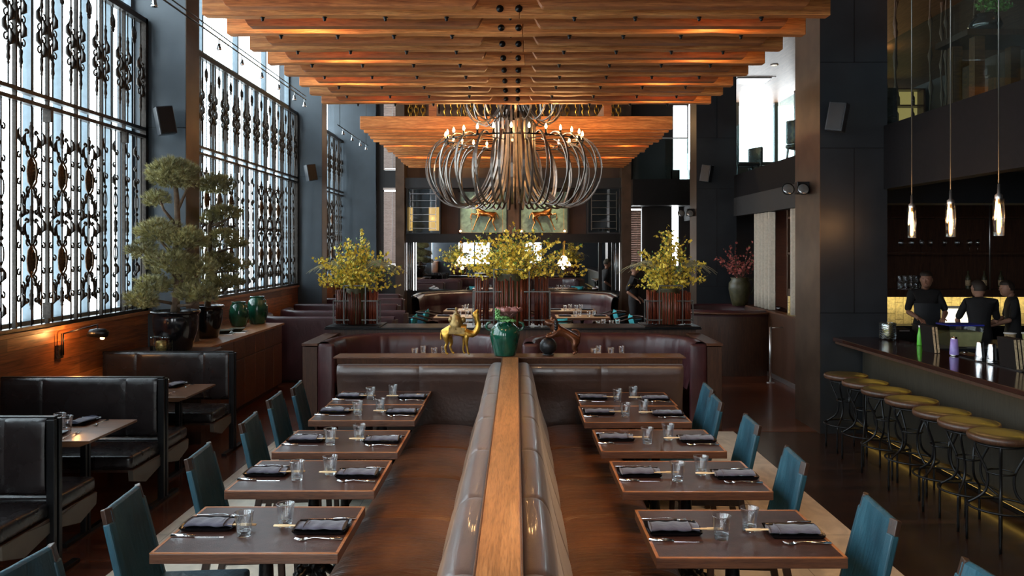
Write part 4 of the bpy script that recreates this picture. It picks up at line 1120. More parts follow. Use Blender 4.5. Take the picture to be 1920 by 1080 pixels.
wall_bench(4.97, 'dark leather booth back with steel end post, nearest to the camera by the window')
wall_bench(6.50, 'dark leather booth back glowing under the swing arm lamp')
wall_bench(8.10, 'dark leather booth back below the big bonsai pot', (-1,))
wall_bench(3.35, 'dark leather booth back out of view beside the camera') if False else None
def wall_table(y, label):
    t = thing('booth_table', label, 'table', (-4.18, y, 0), 0, 'tables between the window booths')
    MB().prism([(0, .71), (0, .752), (1.31, .752), (1.31, .735), (1.24, .71)], 'y', -.34, .34).build('table_top', M['walnut'], t, bevel=.003)
    MB().box(1.08, 1.12, -.035, -.010, .02, .71).box(1.08, 1.12, .010, .035, .02, .71).box(1.08, 1.12, -.27, .27, .004, .03).box(1.02, 1.18, -.05, .05, .69, .71).build('t_leg', M['black'], t, bevel=.002)
wall_table(5.72, 'brown wood table fixed between the first and second window booths')
wall_table(7.30, 'brown wood table fixed between the second and third window booths')
for y, nm in ((5.72, 'first'), (7.30, 'second')):
    tn = '%s window booth table' % nm
    for s in (-1, 1):
        se = 'near bench' if s < 0 else 'far bench'
        put(PL, -3.22, y + s*.22, .752, R(90)*s, 'black plate set for the %s of the %s' % (se, tn), 'black plates')
        put(NA, -3.22, y + s*.22, .758, R(78)*s, 'folded indigo napkin set for the %s of the %s' % (se, tn), 'folded napkins')
        put(GL, -3.24 - s*.05, y + s*.045, .752, 0, 'clear tumbler set for the %s of the %s' % (se, tn), 'clear tumblers')
        put(FO, -3.07, y + s*.18, .752, R(90)*s, 'steel fork set for the %s of the %s' % (se, tn), 'table forks')

# swing arm wall lamp
sl_ = thing('swing_arm_lamp', 'black swing arm wall lamp glowing on the wood panelling', 'wall lamp', (-4.20, 7.33, 1.10))
MB().box(0, .03, -.045, .045, -.06, .06).box(.03, .045, -.015, .015, -.02, .02).build('wall_plate', M['iron_rust'], sl_, bevel=.003)
MB().tube([(.05,0,-.03), (.05,0,.17)], .007, n=6).tube([(.05,-.03,-.03), (.05,-.03,.17)], .005, n=6).tube([(.05,0,.165), (.16,.10,.20), (.27,.18,.23)], .006, n=6).tube([(.27,.18,.235), (.27,.18,.16)], .005, n=6).build('arm', M['black'], sl_)
MB().tube([(.18,.17,.13), (.21,.175,.15), (.26,.18,.152), (.33,.19,.148), (.36,.20,.14)], [.015,.038,.043,.043,.028], n=14).build('shade', M['cast'], sl_)
MB().ell((.31,.187,.105), (.022,.018,.016), 8, 6).build('bulb', emis('lamp_bulb', (1,.55,.2), 25), sl_)
light('lamp_light', 'POINT', (.16, .02, .16), 4.5, (1, .45, .14), size=.02, parent=sl_)
light('lamp_light', 'SPOT', (.30, .17, .10), 10, (1, .55, .22), size=.02, parent=sl_, rot=(R(20), 0, 0), spot=110)

# ================================================================== FEATURE WALL AT THE BACK
mr = thing('wall_mirror', 'wide wall mirror under the copper horse panels, reflecting the dining room', 'mirror', (-.08, 19.48, 1.0))
MB().box(-2.35, 2.45, -.012, 0, 0, 1.18).build('mirror_glass', M['mirror'], mr)
MB().box(-2.58, 2.58, -.03, -.012, -.02, .02).box(-2.40, -2.36, -.05, -.012, 0, 1.18).box(2.40, 2.44, -.05, -.012, 0, 1.18).box(2.08, 2.16, -.05, -.012, 0, 1.18).build('frame', M['black'], mr)
for x in (-2.55, -2.50, -2.45, 2.47, 2.52, 2.56): MB().tube([(x,-.02,0), (x,-.02,1.18)], .026, n=8).build('reeded_glass_strip', M['reed'], mr)
def horse(flip, par):
    f = -1 if flip else 1
    p = {'rump': (f*-.26,0,.02,.085), 'b1': (f*-.12,0,.04,.080), 'b2': (f*.02,0,.05,.078), 'chest': (f*.13,0,.08,.082), 'n1': (f*.19,0,.20,.060), 'n2': (f*.22,0,.33,.048), 'n3': (f*.215,0,.42,.044),
         'hd': (f*.26,0,.45,.042), 'mz': (f*.33,0,.39,.026),
         'ear': (f*.19,.0,.51,.012),
         'h1': (f*-.30,-.03,-.10,.045), 'h2': (f*-.25,-.03,-.20,.026), 'h3': (f*-.33,-.03,-.38,.017), 'h4': (f*-.34,-.03,-.46,.022),
         'g1': (f*-.20,.03,-.10,.045), 'g2': (f*-.12,.03,-.22,.026), 'g3': (f*-.06,.03,-.36,.017), 'g4': (f*-.02,.03,-.46,.022),
         'f1': (f*.17,-.03,-.05,.035), 'f2': (f*.24,-.03,-.20,.022), 'f3': (f*.30,-.03,-.36,.016), 'f4': (f*.33,-.03,-.44,.020),
         'k1': (f*.23,.03,.02,.034), 'k2': (f*.37,.03,.05,.022), 'k3': (f*.40,.03,-.07,.015), 'k4': (f*.36,.03,-.14,.018),
         't1': (f*-.34,0,.08,.026), 't2': (f*-.40,0,.0,.020), 't3': (f*-.43,0,-.12,.010)}
    e = chain('rump','b1','b2','chest','n1','n2','n3','hd','mz') + [('n3','ear')] + chain('rump','h1','h2','h3','h4') + chain('rump','g1','g2','g3','g4') + chain('chest','f1','f2','f3','f4') + chain('chest','k1','k2','k3','k4') + chain('rump','t1','t2','t3')
    return skin('prancing_horse', p, e, M['copper'], par, 2, root='b2')
for s, cx in ((-1, -.80), (1, .68)):
    pn = thing('horse_panel', 'green mottled wall panel with prancing copper horse, %s of the centre post' % ('window side' if s < 0 else 'bar side'), 'wall art', (cx, 19.42, 2.42))
    MB().box(-.56, .56, -.02, .03, 0, .99).build('panel', M['antique'], pn)
    MB().box(-.60, -.56, -.04, .03, -.03, 1.02).box(.56, .60, -.04, .03, -.03, 1.02).box(-.6, .6, -.04, .03, -.03, 0).box(-.6, .6, -.04, .03, .99, 1.02).build('frame', M['black'], pn)
    h = horse(s < 0, pn); h.location = (s*-.02, -.11, .42); h.scale = (.82, .82, .82)
    light('horse_lamp', 'SPOT', (cx + s*.2, 18.75, 3.45), 45, (1, .75, .45), size=.03, target=(cx, 19.4, 2.85), spot=75)
# little orange bulbs below the panels
for k, x in enumerate((-1.34, -.26, .12, 1.16)):
    b = thing('orange_bulb', ('small glowing orange lamp under the outer edge of window side horse panel', 'small glowing orange lamp left of the centre post', 'small glowing orange lamp right of the centre post', 'small glowing orange lamp under the outer edge of bar side horse panel')[k], 'lamp', (x, 19.2, 2.40), 0, 'orange lamps under the horse panels')
    MB().tube([(0,.05,0), (0,0,.02), (0,-.0,.035)], .012, n=6).build('holder', M['black'], b)
    MB().ell((0,0,.055), .026, 10, 6).build('bulb', M['bulb_o'], b)
# wire rack cabinets
for s, x0, x1 in ((-1, -2.64, -1.82), (1, 1.70, 2.50)):
    c = thing('display_cabinet', ('glass wall cabinet with wire rack and amber lit interior at the window side', 'unlit glass wall cabinet with wire rack at the bar side')[0 if s < 0 else 1], 'cabinet', ((x0+x1)/2, 19.4, 2.42))
    w_ = (x1-x0)/2
    MB().box(-w_, w_, .05, .09, 0, 1.05).box(-w_, -w_+.03, -.22, .09, 0, 1.05).box(w_-.03, w_, -.22, .09, 0, 1.05).box(-w_, w_, -.22, .09, -.03, .0).box(-w_, w_, -.22, .09, 1.05, 1.08).build('case', M['steelblue_dark'], c)
    if s < 0:
        MB().box(-w_+.04, -w_+.12, -.0, .04, .05, .62).box(w_-.30, w_-.05, .0, .04, .05, .62).build('lit_back', M['litbox'], c)
        light('cabinet_light', 'POINT', (.2, -.08, .35), 5.0, (1, .55, .15), size=.03, parent=c)
    r_ = MB()
    for i in range(6): r_.bar((-w_+.1, -.26, .10+.165*i), (w_-.1, -.26, .10+.165*i), .012)
    r_.bar((-w_+.1, -.26, .05), (-w_+.1, -.26, .98), .014); r_.bar((w_-.1, -.26, .05), (w_-.1, -.26, .98), .014)
    r_.build('wire_rack', M['chrome' if s < 0 else 'cage'], c)
    MB().box(-w_+.03, w_-.03, -.205, -.2, 0, 1.05).build('glass_front', M['pane_cab'], c)
# wall sconces over the mirror
for s, x in ((-1, -1.33), (1, 1.16)):
    t = thing('wall_sconce', 'brass wall lamp with glowing white bell shade on the mirror, %s' % ('window side' if s < 0 else 'bar side'), 'wall lamp', (x, 19.2, 1.62))
    MB().tube([(0,.24,.55), (0,.1,.6), (0,0,.55), (0,0,.24)], .014, n=8).ell((0,0,.57), .035, 8, 6).build('stem', M['gold'], t)
    MB().lathe([(.02,.24), (.05,.22), (.09,.14), (.15,.04), (.155,0), (.145,0), (.08,.14), (.0,.22)], 20).build('bell_shade', M['shade_glow'], t)
    light('sconce_light', 'POINT', (0, 0, -.06), 6, (1, .7, .4), size=.04, parent=t)
# venetian blinds
def blind(x0, x1, z0, z1, y, label, wide=.035):
    b = thing('venetian_blind', label, 'blind', ((x0+x1)/2, y, z0)); w_ = (x1-x0)/2; n = int((z1-z0)/.055)
    m = MB()
    for i in range(n):
        z = .03 + i*.055; m.obox((0, 0, z), (2*w_-.02, .060, .004), Matrix.Rotation(R(74), 4, 'X'))
    m.build('slats', M['slat'], b)
    MB().tube([(w_*.3,-.025,0), (w_*.3,-.025,z1-z0)], .005, n=5).build('cord', M['white'], b)
    MB().box(-w_, w_, -.03, .03, z1-z0, z1-z0+.05).box(-w_+.01, w_-.01, -.025, .025, -.03, -.005).build('head_rail', M['slat'], b)
blind(-3.23, -2.89, 1.66, 3.46, 19.44, 'wooden venetian blind in the tall slot beside the bronze pillar, lower')
blind(-3.23, -2.89, 3.98, 6.2, 19.44, 'wooden venetian blind high up under the ceiling beside the bronze pillar')
blind(2.74, 3.04, 1.64, 3.00, 19.44, 'wooden venetian blind behind the standing staff person')
struct('window_9', MB().box(-3.25, -3.22, 19.5, 19.6, 1.62, 3.5).box(-3.25, -3.22, 19.5, 19.6, 3.95, 6.5), M['black'])
# rope and chain curtain high up behind the second canopy
cc = thing('chain_curtain', 'curtain of heavy chains and twisted ropes hanging above the farther canopy', 'curtain', (0, 18.9, 4.4))
m = MB()
xs = [-2.5, -2.36, -2.2, -1.3, -1.15, -1.0, .9, 1.05, 1.2, 1.9, 2.05, 2.3, 2.42]
for x in xs:
    z = 0.0
    k = 0
    while z < 2.1:
        ring = [(x + (.05*cos(a) if k % 2 else .012*cos(a)), (.012*cos(a) if k % 2 else .05*cos(a)), z+.09*sin(a)) for a in [2*pi*i/10 for i in range(10)]]
        m.tube(ring, .014, n=4, closed=True); z += .13; k += 1
    o = m.build('chain', M['gold'], cc); o['kind'] = 'stuff'
for i in range(26):
    x = -2.0 + i*.155
    if min(abs(x-q) for q in xs) < .06: continue
    MB().tube([(x + .018*cos(z*40), .018*sin(z*40), z) for z in [j*.04 for j in range(53)]], .016, n=5).build('twisted_rope', M['gold'], cc)
MB().tube([(-2.7,0,.75), (2.6,0,.75)], .02, n=8).tube([(-2.7,0,2.1), (2.6,0,2.1)], .03, n=8).build('rail', M['chrome'], cc)
light('chain_lamp', 'POINT', (-1.8, 18.4, 4.9), 40, (1, .65, .3), size=.05); light('chain_lamp', 'POINT', (1.5, 18.4, 4.9), 40, (1, .65, .3), size=.05)
light('mirror_lamp', 'SPOT', (0, 14, 3.8), 60, (1, .75, .5), size=.05, target=(.6, 15.4, .8), spot=70)
light('mirror_lamp', 'SPOT', (-1, 14, 3.8), 60, (1, .8, .6), size=.05, target=(-1.3, 15.4, .8), spot=70)

# ================================================================== FAR TABLES WITH TEAL CUSHIONS
def cushion_chair(x, y, rz, label, mat='teal_cloth'):
    t = thing('low_armchair', label, 'chair', (x, y, .004), rz, 'cushioned armchairs at the far tables')
    MB().rbox(-.25, .25, -.25, .25, .36, .45, .03).build('seat', M['darkwood'], t)
    m = MB()
    def fn(u, v): 
        a = -pi/2 + pi*u; return (-.26 - .05*cos(a)*.5 + .0, .27*sin(a), .46+.30*v)
    a = [(-.05-.25*cos(q), .28*sin(q), .74) for q in [-pi/2+pi*i/12 for i in range(13)]]
    m.tube([(.22,-.28,.66)] + a + [(.22,.28,.66)], .016, n=6)
    m.build('arm_rail', M['darkwood'], t)
    MB().grid(lambda u, v: (-.05-.235*cos(-pi/2+pi*(.1+.8*u)), .262*sin(-pi/2+pi*(.1+.8*u)), .46+.24*v), 16, 4).build('back_panel', M['teal'], t)
    for sx in (-1, 1):
        for sy in (-1, 1): MB().bar((sx*.22, sy*.22, .37), (sx*.24, sy*.25, 0), .03).build('leg', M['darkwood'], t)
    c = thing('teal_cushion', label.replace('armchair', 'cushion').replace('teal leather', 'soft teal') + ' top', 'cushion', (x - .10*cos(rz), y - .10*sin(rz), .455), rz, 'teal cushions')
    c['label'] = ('plump %s cushion on the %s' % ('grey' if mat == 'grey_cloth' else 'teal', label.replace(',', '').replace('teal leather ', '').replace('the ', '')))
    def pil(u, v):
        a = (u-.5)*2; q = (v-.5)*2; e = (1-abs(a)**4)*(1-abs(q)**4); return a, q, e
    m = MB()
    for sg in (1, -1):
        g = lambda u, v, sg=sg: ((lambda a, q, e: (-.02 + sg*.065*e + q*.05, a*.20*(1-.10*(1-abs(q))*0 - .06*(1-q*q)*0), .16 + q*.16*(1+.12*abs(a)**3)))(*pil(u, v)))
        m.grid(g if sg < 0 else (lambda u, v, g=g: g(1-u, v)), 14, 14)
    m.build('pillow', M[mat], c)
far_proto = make_table('far_table', '', 1.0, .75, 'oak', 'light oak tables beyond the planter counter')
FT = [(-1.05, 15.2, 'front light oak table, window side of the far dining area'), (1.25, 15.2, 'front light oak table, bar side of the far dining area'), (-1.0, 16.75, 'rear light oak table in the wide booth, window side'), (1.15, 16.75, 'rear light oak table in the wide booth, bar side'),
      (-.9, 13.2, 'low seen oak table just past the planter counter, window side'), (1.45, 13.2, 'low seen oak table just past the planter counter, bar side'),
      (-1.1, 10.05-.45, 'table inside the curved booth on the camel side'), (1.05, 10.05-.45, 'table inside the curved booth on the lion side'), (3.48, 13.45, 'table inside the round wood backed booth')]
for i, (x, y, lab) in enumerate(FT):
    if i == 0: far_proto.location = (x, y, .004); far_proto['label'] = lab
    else: dup(far_proto, (x, y, .004), 0, lab, sc=(.78, .85, 1) if i in (6, 7, 8) else None)
    frng = random.Random(i)
    nm = ('front window side far table', 'front bar side far table', 'rear window side far table', 'rear bar side far table', 'window side table past the planters', 'bar side table past the planters', 'table in the camel side booth', 'table in the lion side booth', 'table in the round wood booth')[i]
    for k, (dx, dy) in enumerate(((-.12, -.12), (.10, -.05), (.22, .12), (-.02, .15))):
        put(GL, x+dx+frng.uniform(-.03,.03), y+dy, .755, 0, 'small clear tumbler %s of the %s' % (('near the window side end', 'at the middle', 'near the bar side end', 'at the rear edge')[k], nm), 'tumblers on the %s' % nm)
    for k, (dx, s) in enumerate(((-.33, 1), (.33, -1))):
        put(PL, x+dx, y-.02, .755, pi/2*0, 'black plate at the %s end of the %s' % (('window', 'bar')[k], nm), 'plates on the %s' % nm)
        put(NA, x+dx, y-.02, .761, 0, 'folded dark napkin at the %s end of the %s' % (('window', 'bar')[k], nm), 'napkins on the %s' % nm)
cushion_chair(-1.85, 15.25, 0, 'teal leather armchair at the window end of the front window side far table')
cushion_chair(.72, 14.45, pi/2, 'teal leather armchair before the front bar side far table')
cushion_chair(2.10, 15.2, pi, 'teal leather armchair at the bar end of the front bar side far table')
cushion_chair(-1.75, 16.4, 0, 'teal leather armchair at the window end of the rear window side far table')
cushion_chair(1.95, 16.4, pi, 'teal leather armchair at the bar end of the rear bar side far table')
cushion_chair(-1.35, 12.55, pi/2, 'teal leather armchair close behind the planter counter, camel side')
cushion_chair(-.75, 14.4, pi/2, 'teal leather armchair before the front window side far table', 'grey_cloth')
cushion_chair(2.0, 12.5, pi/2+.3, 'teal leather armchair close behind the planter counter, by staff person')
cushion_chair(.3, 16.5, 0, 'teal leather armchair in the middle between the rear far tables')

# ================================================================== SIDEBOARD, SHELF, POTS
sb = thing('sideboard', 'long walnut sideboard with panelled doors under the second window', 'sideboard', (-3.83, 10.52, 0))
MB().box(-.36, .42, -.98, 1.25, .92, .95).box(.07, .42, -1.62, -.98, .92, .95).build('top', M['walnut_y'], sb, bevel=.004)
MB().box(-.35, .38, -.98, 1.22, .06, .92).box(.08, .38, -1.60, -.98, .06, .92).box(-.36, .34, -1.0, 1.18, .004, .06).build('carcass', M['walnut_dark'], sb)
for k in range(7):
    y = -1.58 + k*.40
    MB().box(.38, .395, y, y+.385, .08, .66).build('door', M['walnut'], sb, bevel=.003)
    MB().box(.38, .395, y, y+.385, .675, .91).build('drawer', M['walnut'], sb, bevel=.003)
sh = thing('corner_shelf', 'low walnut shelf behind the third leather booth, under the big pot', 'shelf', (-3.72, 8.73, 0))
MB().box(-.46, .47, -.44, .15, .92, .95).build('top', M['walnut_dark'], sh, bevel=.004)
MB().box(-.44, .44, -.40, .14, .004, .92).build('body', M['walnut_dark'], sh)
def jar(x, y, z, r, h, label, name='green_jar'):
    t = thing(name, label, 'jar', (x, y, z), 0, 'green glazed jars on the sideboard')
    MB().lathe([(0,0), (r*.72,0), (r*.78,.02), (r, h*.35), (r*1.0, h*.62), (r*.86, h*.84), (r*.66, h*.93), (r*.70, h*.97), (r*.74, h), (r*.62, h), (r*.60, h*.93), (r*.8, h*.8), (0, h*.78)], 28).build('body', M['green'], t)
jar(-3.90, 11.25, .95, .135, .345, 'green glazed jar on the sideboard, the shorter one nearer the tree')
jar(-3.76, 11.62, .95, .145, .40, 'green glazed jar on the sideboard, the taller one next to the booth')
for k, (x, y) in enumerate(((-3.72, 9.85+.35), (-3.64, 10.45))):
    t = thing('square_bowl', 'stacked shallow dish on the sideboard, %s' % ('near the pot' if k == 0 else 'near the green jars'), 'bowl', (x, y, .95), .2, 'shallow dishes on the sideboard')
    MB().lathe([(0,0), (.05,0), (.12,.05), (.125,.055), (.11,.055), (.04,.012), (0,.01)], 4).xf(Matrix.Rotation(pi/4, 4, 'Z')).build('dish', M['olive'], t)
    MB().box(-.11, .11, -.11, .11, 0, .012).build('foot_tray', M['alum'], t)
def pot(x, y, z, r, h, label):
    t = thing('glazed_pot', label, 'pot', (x, y, z))
    MB().lathe([(0,0), (r*.62,0), (r*.66,.02), (r*.90, h*.5), (r*.93, h*.82), (r*.90, h*.9), (r*1.0, h*.93), (r*1.03, h*.97), (r*1.0, h), (r*.90, h), (r*.86, h*.9), (0, h*.88)], 36).build('body', M['dkglaze'], t)
    MB().lathe([(0, h*.90), (r*.86, h*.885)], 20).build('soil', M['bark'], t)
pot(-3.67, 8.62, .95, .25, .43, 'large black glazed pot holding the tall bonsai pine')
pot(-3.78, 9.80, .95, .19, .40, 'smaller black glazed pot behind the steel column, holding a second pine')
cj = thing('candle_holder', 'cut glass candle holder with gold mosaic on the corner shelf', 'candle holder', (-3.72, 8.38, .95))
MB().box(-.10, .10, -.05, .05, 0, .175).build('glass_block', M['pane_cab'], cj, bevel=.01)
MB().lathe([(0,.02), (.05,.02), (.06,.06), (.055,.12), (.045,.13), (0,.13)], 12).xf(Matrix.Scale(.8, 4, Vector((0,1,0)))).build('candle', M['candle'], cj)

# ------------------------------------------------------------------ bonsai pines
def pine(label, base, trunk, limbs, pads, seed, s=1.0):
    t = thing('bonsai_pine', label, 'tree', base); g = random.Random(seed); zs = 1.15
    trunk = [(a, b, c*zs, r) for a, b, c, r in trunk]; limbs = [[(a, b, c*zs) for a, b, c in l] for l in limbs]; pads = [((a, b, c*zs), r, n) for (a, b, c), r, n in pads]
    m = MB(); m.tube([Vector(p[:3]) for p in trunk], [p[3] for p in trunk], n=10)
    m.build('trunk', M['bark'], t)
    for l in limbs: MB().tube([Vector(p) for p in l], [.020*s*(1-.6*i/(len(l)-1)) for i in range(len(l))], n=7).build('limb', M['bark'], t)
    for (c, r, n) in pads:
        m = MB(); c = Vector(c)
        for _ in range(int(n*1.7)):
            # tuft centres over a lumpy cloud shape
            while True:
                d = Vector((g.uniform(-1,1), g.uniform(-1,1), g.uniform(-.75,1)))
                if d.length < 1 and d.length > .25: break
            k = 1 + .22*mnoise.noise(d*2.3 + c*3)
            p = c + Vector((d.x*r[0], d.y*r[1], d.z*r[2]))*k
            ax = (Vector((d.x, d.y, d.z*.6+.45)) + Vector((g.uniform(-.5,.5), g.uniform(-.5,.5), g.uniform(-.3,.5)))).normalized()
            o = ax.orthogonal().normalized(); q = ax.cross(o); vs = []; fs = []
            nn = 15
            for i in range(nn):
                a = 2*pi*i/nn + g.random(); sp_ = g.uniform(.25, .95)
                dr = (ax + (o*cos(a)+q*sin(a))*sp_).normalized(); L = g.uniform(.04, .065)
                sd = dr.cross(ax).normalized()*.0030
                b0 = p - ax*.004; k0 = len(vs); vs += [b0 - sd, b0 + sd, p + dr*L]; fs.append((k0, k0+1, k0+2))
            m.add(vs, fs)
        m.build('foliage_pad', M['needle'], t)
    return t
# local metres; base at pot soil. x right, z up
pine('tall bonsai pine with cloud shaped pads before the nearest steel column', (-3.67, 8.60, 1.31),
     [(0,0,0,.05), (.01,0,.15,.042), (.03,.02,.35,.038), (.0,0,.6,.034), (.03,0,.85,.032), (.02,0,1.1,.028), (.0,0,1.3,.020)],
     [[(.02,0,.85), (-.10,-.05,1.0), (-.18,-.05,1.2)], [(.03,0,1.0), (.10,.02,1.15), (.16,0,1.28)], [(.03,0,.35), (-.12,-.1,.55), (-.28,-.12,.68)], [(.0,0,.6), (.15,-.05,.62), (.28,-.05,.72)],
      [(.01,0,.12), (-.18,-.1,.16), (-.36,-.12,.2)], [(.01,0,.1), (.22,-.1,.12), (.40,-.05,.24)], [(.02,0,.3), (.2,.05,.42), (.3,.05,.48)], [(0,0,.55), (-.1,-.1,.7), (-.14,-.1,.78)]],
     [((-.01,0,1.33), (.27,.24,.175), 560), ((-.20,0,1.10), (.13,.12,.085), 130), ((-.16,-.04,.80), (.23,.20,.13), 260), ((.14,-.05,.72), (.21,.18,.13), 240), ((-.30,-.10,.62), (.16,.15,.10), 120), ((.03,-.12,.50), (.26,.20,.14), 280),
      ((.26,-.05,.45), (.20,.18,.12), 190), ((-.22,-.05,.30), (.18,.16,.10), 120), ((-.28,-.15,.17), (.17,.15,.10), 140), ((.28,-.10,.22), (.22,.16,.10), 170), ((.05,.05,.30), (.2,.15,.1), 110)], 5)
pine('second bonsai pine leaning past the column toward the second window', (-3.78, 9.80, 1.28),
     [(0,0,0,.04), (.0,0,.3,.034), (.03,.0,.6,.030), (.02,0,.9,.026), (.12,0,1.12,.020), (.16,0,1.25,.014)],
     [[(.03,0,.9), (.18,0,.95), (.30,0,1.0)], [(.03,0,.6), (.25,0,.66), (.42,0,.7)], [(.02,0,.4), (.2,0,.42), (.36,0,.42)], [(0,0,.2), (.18,0,.2), (.3,0,.3)]],
     [((.10,0,1.34), (.20,.2,.13), 260), ((.22,0,1.05), (.21,.17,.08), 150), ((.05,0,.98), (.14,.14,.08), 80), ((.20,0,.82), (.16,.15,.06), 90), ((.36,0,.72), (.13,.13,.07), 80), ((.14,0,.55), (.20,.17,.09), 150), ((.30,0,.48), (.22,.17,.08), 140),
      ((.22,0,.30), (.22,.17,.09), 140), ((.02,0,.72), (.12,.12,.09), 80), ((.05,0,.25), (.16,.15,.1), 90)], 8)

# ------------------------------------------------------------------ stick planters with blossom branches
def stick_bundle(par, x, y, r, h, n, g, flat=1.0):
    m = MB()
    for i in range(n):
        a = 2*pi*i/n + g.uniform(-.1,.1); rr = r*g.uniform(.9, 1.04)
        px, py = x + rr*cos(a), y + rr*sin(a)*flat; hh = h*g.uniform(.93, 1.03); w_ = g.uniform(.009, .014)
        m.tube([(px, py, .01), (px + g.uniform(-.006,.006), py, hh)], w_, n=5)
    return m.build('stick_bundle', M['stick'], par)
def planter(loc, w, h, rv, sides, label, seed):
    t = thing('stick_planter', label, 'planter', loc); g = random.Random(seed)
    stick_bundle(t, 0, 0, rv, h*.90, int(rv*230), g)
    MB().lathe([(0,.01), (rv*.9,.01), (rv*.92,.02), (rv*.93,h*.97), (rv*.95,h), (rv*.86,h), (rv*.84,h*.9), (0,h*.86)], 24).build('stone_vase', M['olive'], t)
    for sx in (-1, 1): stick_bundle(t, sx*sides, 0, rv*.36, h*.93, 14, g)
    f = MB(); a, b_ = rv*.86, w/2
    for (hw, z0, z1, d) in ((rv*.95, .02, h*1.08, rv*1.05), (w/2, .02, h*.66, rv*.75)):
        for sx in (-1, 1):
            for sy in (-1, 1): f.bar((sx*hw, sy*d, z0), (sx*hw, sy*d, z1), .014)
        for z in ((z1,) if hw < w/2-.01 else (z1, .10*h+.02)):
            for sy in (-1, 1): f.bar((-hw, sy*d, z), (hw, sy*d, z), .014)
            for sx in (-1, 1): f.bar((sx*hw, -d, z), (sx*hw, d, z), .014)
    f.build('rod_frame', M['cage'], t); return t
planter((-2.06, 10.35, 1.062), .56, .47, .145, .21, 'stick wrapped planter in a rod cage at the window end of the counter', 1)
planter((-.06, 10.35, 1.045), .98, .68, .235, .385, 'large stick wrapped planter in a rod cage at the counter centre', 2)
planter((1.97, 10.35, 1.062), .58, .47, .155, .22, 'stick wrapped planter in a rod cage at the bar end of the counter', 3)
def blossoms(loc, n, R0, H, label, seed, petal='yellow', wisps=0, spread=1.0, bloom=13, name='blossom_branches', leafy=1.0, low=.1):
    t = thing(name, label, 'flowers', loc); g = random.Random(seed)
    st, bl, lf, gr = MB(), MB(), MB(), MB()
    def flower(p, s):
        n_ = Vector((g.uniform(-1,1), g.uniform(-1,.4), g.uniform(-.6,1))).normalized(); o = n_.orthogonal().normalized(); q = n_.cross(o)
        vs = [p]; k = 5; ph = g.random()*6
        for i in range(k*2):
            a = ph + pi*i/k; rr = s*(1.0 if i % 2 == 0 else .64); vs.append(p + (o*cos(a)+q*sin(a))*rr + n_*(.35*s if i % 2 == 0 else .05*s))
        bl.add(vs, [(0, i+1, (i+1) % (2*k)+1) for i in range(2*k)])
    def leaf(p, s):
        d = Vector((g.uniform(-1,1), g.uniform(-1,1), g.uniform(0,1.2))).normalized(); o = d.cross(Vector((g.random(), g.random(), .3))).normalized()
        lf.add([p, p+d*s*.5+o*s*.22, p+d*s, p+d*s*.5-o*s*.22], [(0,1,2,3)])
    for b in range(n):
        az = g.uniform(0, 2*pi); sp_ = g.random()**.75*R0*spread; hh = H*(g.uniform(low, 1.0)) * (1 - .45*(sp_/(R0*spread+1e-6))**2)
        ex, ey = sp_*cos(az), sp_*sin(az)*.75
        pts = []; droop = g.uniform(-.06, .03)
        for i in range(9):
            q = i/8; pts.append(Vector((ex*q**1.15 + .012*sin(q*9+b), ey*q**1.15, hh*q**.9 + droop*q*q + .01*sin(q*11+b*2))))
        st.tube(pts, [.0045*(1-.7*i/8) for i in range(9)], n=4)
        for side in range(3):
            i0 = g.randint(3, 7); a0 = pts[i0]; d = Vector((g.uniform(-1,1), g.uniform(-1,1), g.uniform(.1,1))).normalized()*g.uniform(.05,.14)
            st.tube([a0, a0+d*.5+Vector((0,0,.01)), a0+d], [.0025,.002,.001], n=3)
            for _ in range(3): flower(a0 + d*g.uniform(.2,1) , g.uniform(.016,.026))
            if g.random() < .5*leafy: leaf(a0+d, g.uniform(.03,.05))
        for _ in range(bloom):
            q = g.uniform(.12, 1)**.9; i0 = min(int(q*8), 7); p = pts[i0].lerp(pts[i0+1], q*8-i0) + Vector((g.uniform(-.022,.022), g.uniform(-.022,.022), g.uniform(-.02,.022)))
            flower(p, g.uniform(.017,.029))
        for _ in range(int(4*leafy)):
            q = g.uniform(.35, 1); i0 = min(int(q*8), 7); leaf(pts[i0].lerp(pts[i0+1], q*8-i0), g.uniform(.025,.045))
    for b in range(wisps):
        az = g.uniform(-.9, .9) if b % 3 else g.uniform(pi-.8, pi+.8); L = g.uniform(.32, .68); az += 0
        pts = [Vector((cos(az)*L*q, sin(az)*L*q*.6, .56*q**.6 - (.30*q**3)*(L/.6) + .02)) for q in [i/10 for i in range(11)]]
        gr.tube(pts, [.003]*8+[.002]*3, n=3)
    st.build('branches', M['stem'], t); bl.build('blossoms', M[petal], t); lf.build('leaves', M['leaf'], t)
    if wisps: gr.build('dried_grass', M['grass_pale'], t)
    return t
blossoms((-.06, 10.35, 1.62), 130, 1.02, .84, 'big spray of yellow blossom branches in the centre planter', 21, spread=1.0, bloom=17, low=.12, leafy=1.8)
blossoms((-2.06, 10.35, 1.47), 95, .66, .84, 'yellow blossom branches with pale grasses in the window end planter', 22, wisps=110, bloom=15, low=.2, leafy=1.8)
blossoms((1.97, 10.35, 1.47), 90, .52, .86, 'yellow blossom branches with drooping grasses in the bar end planter', 23, wisps=70, bloom=14, low=.2)
pj = thing('blossom_jug', 'olive handled jug standing on the round wood booth edge', 'jug', (3.95, 14.15, 1.03))
MB().lathe([(0,0), (.12,0), (.15,.1), (.19,.3), (.185,.40), (.14,.46), (.16,.50), (.15,.50), (.12,.46), (0,.44)], 24).build('body', M['olive'], pj)
MB().tube([(.15,0,.46), (.24,0,.47), (.27,0,.36), (.22,0,.24), (.18,0,.20)], .022, n=8).build('handle', M['olive'], pj)
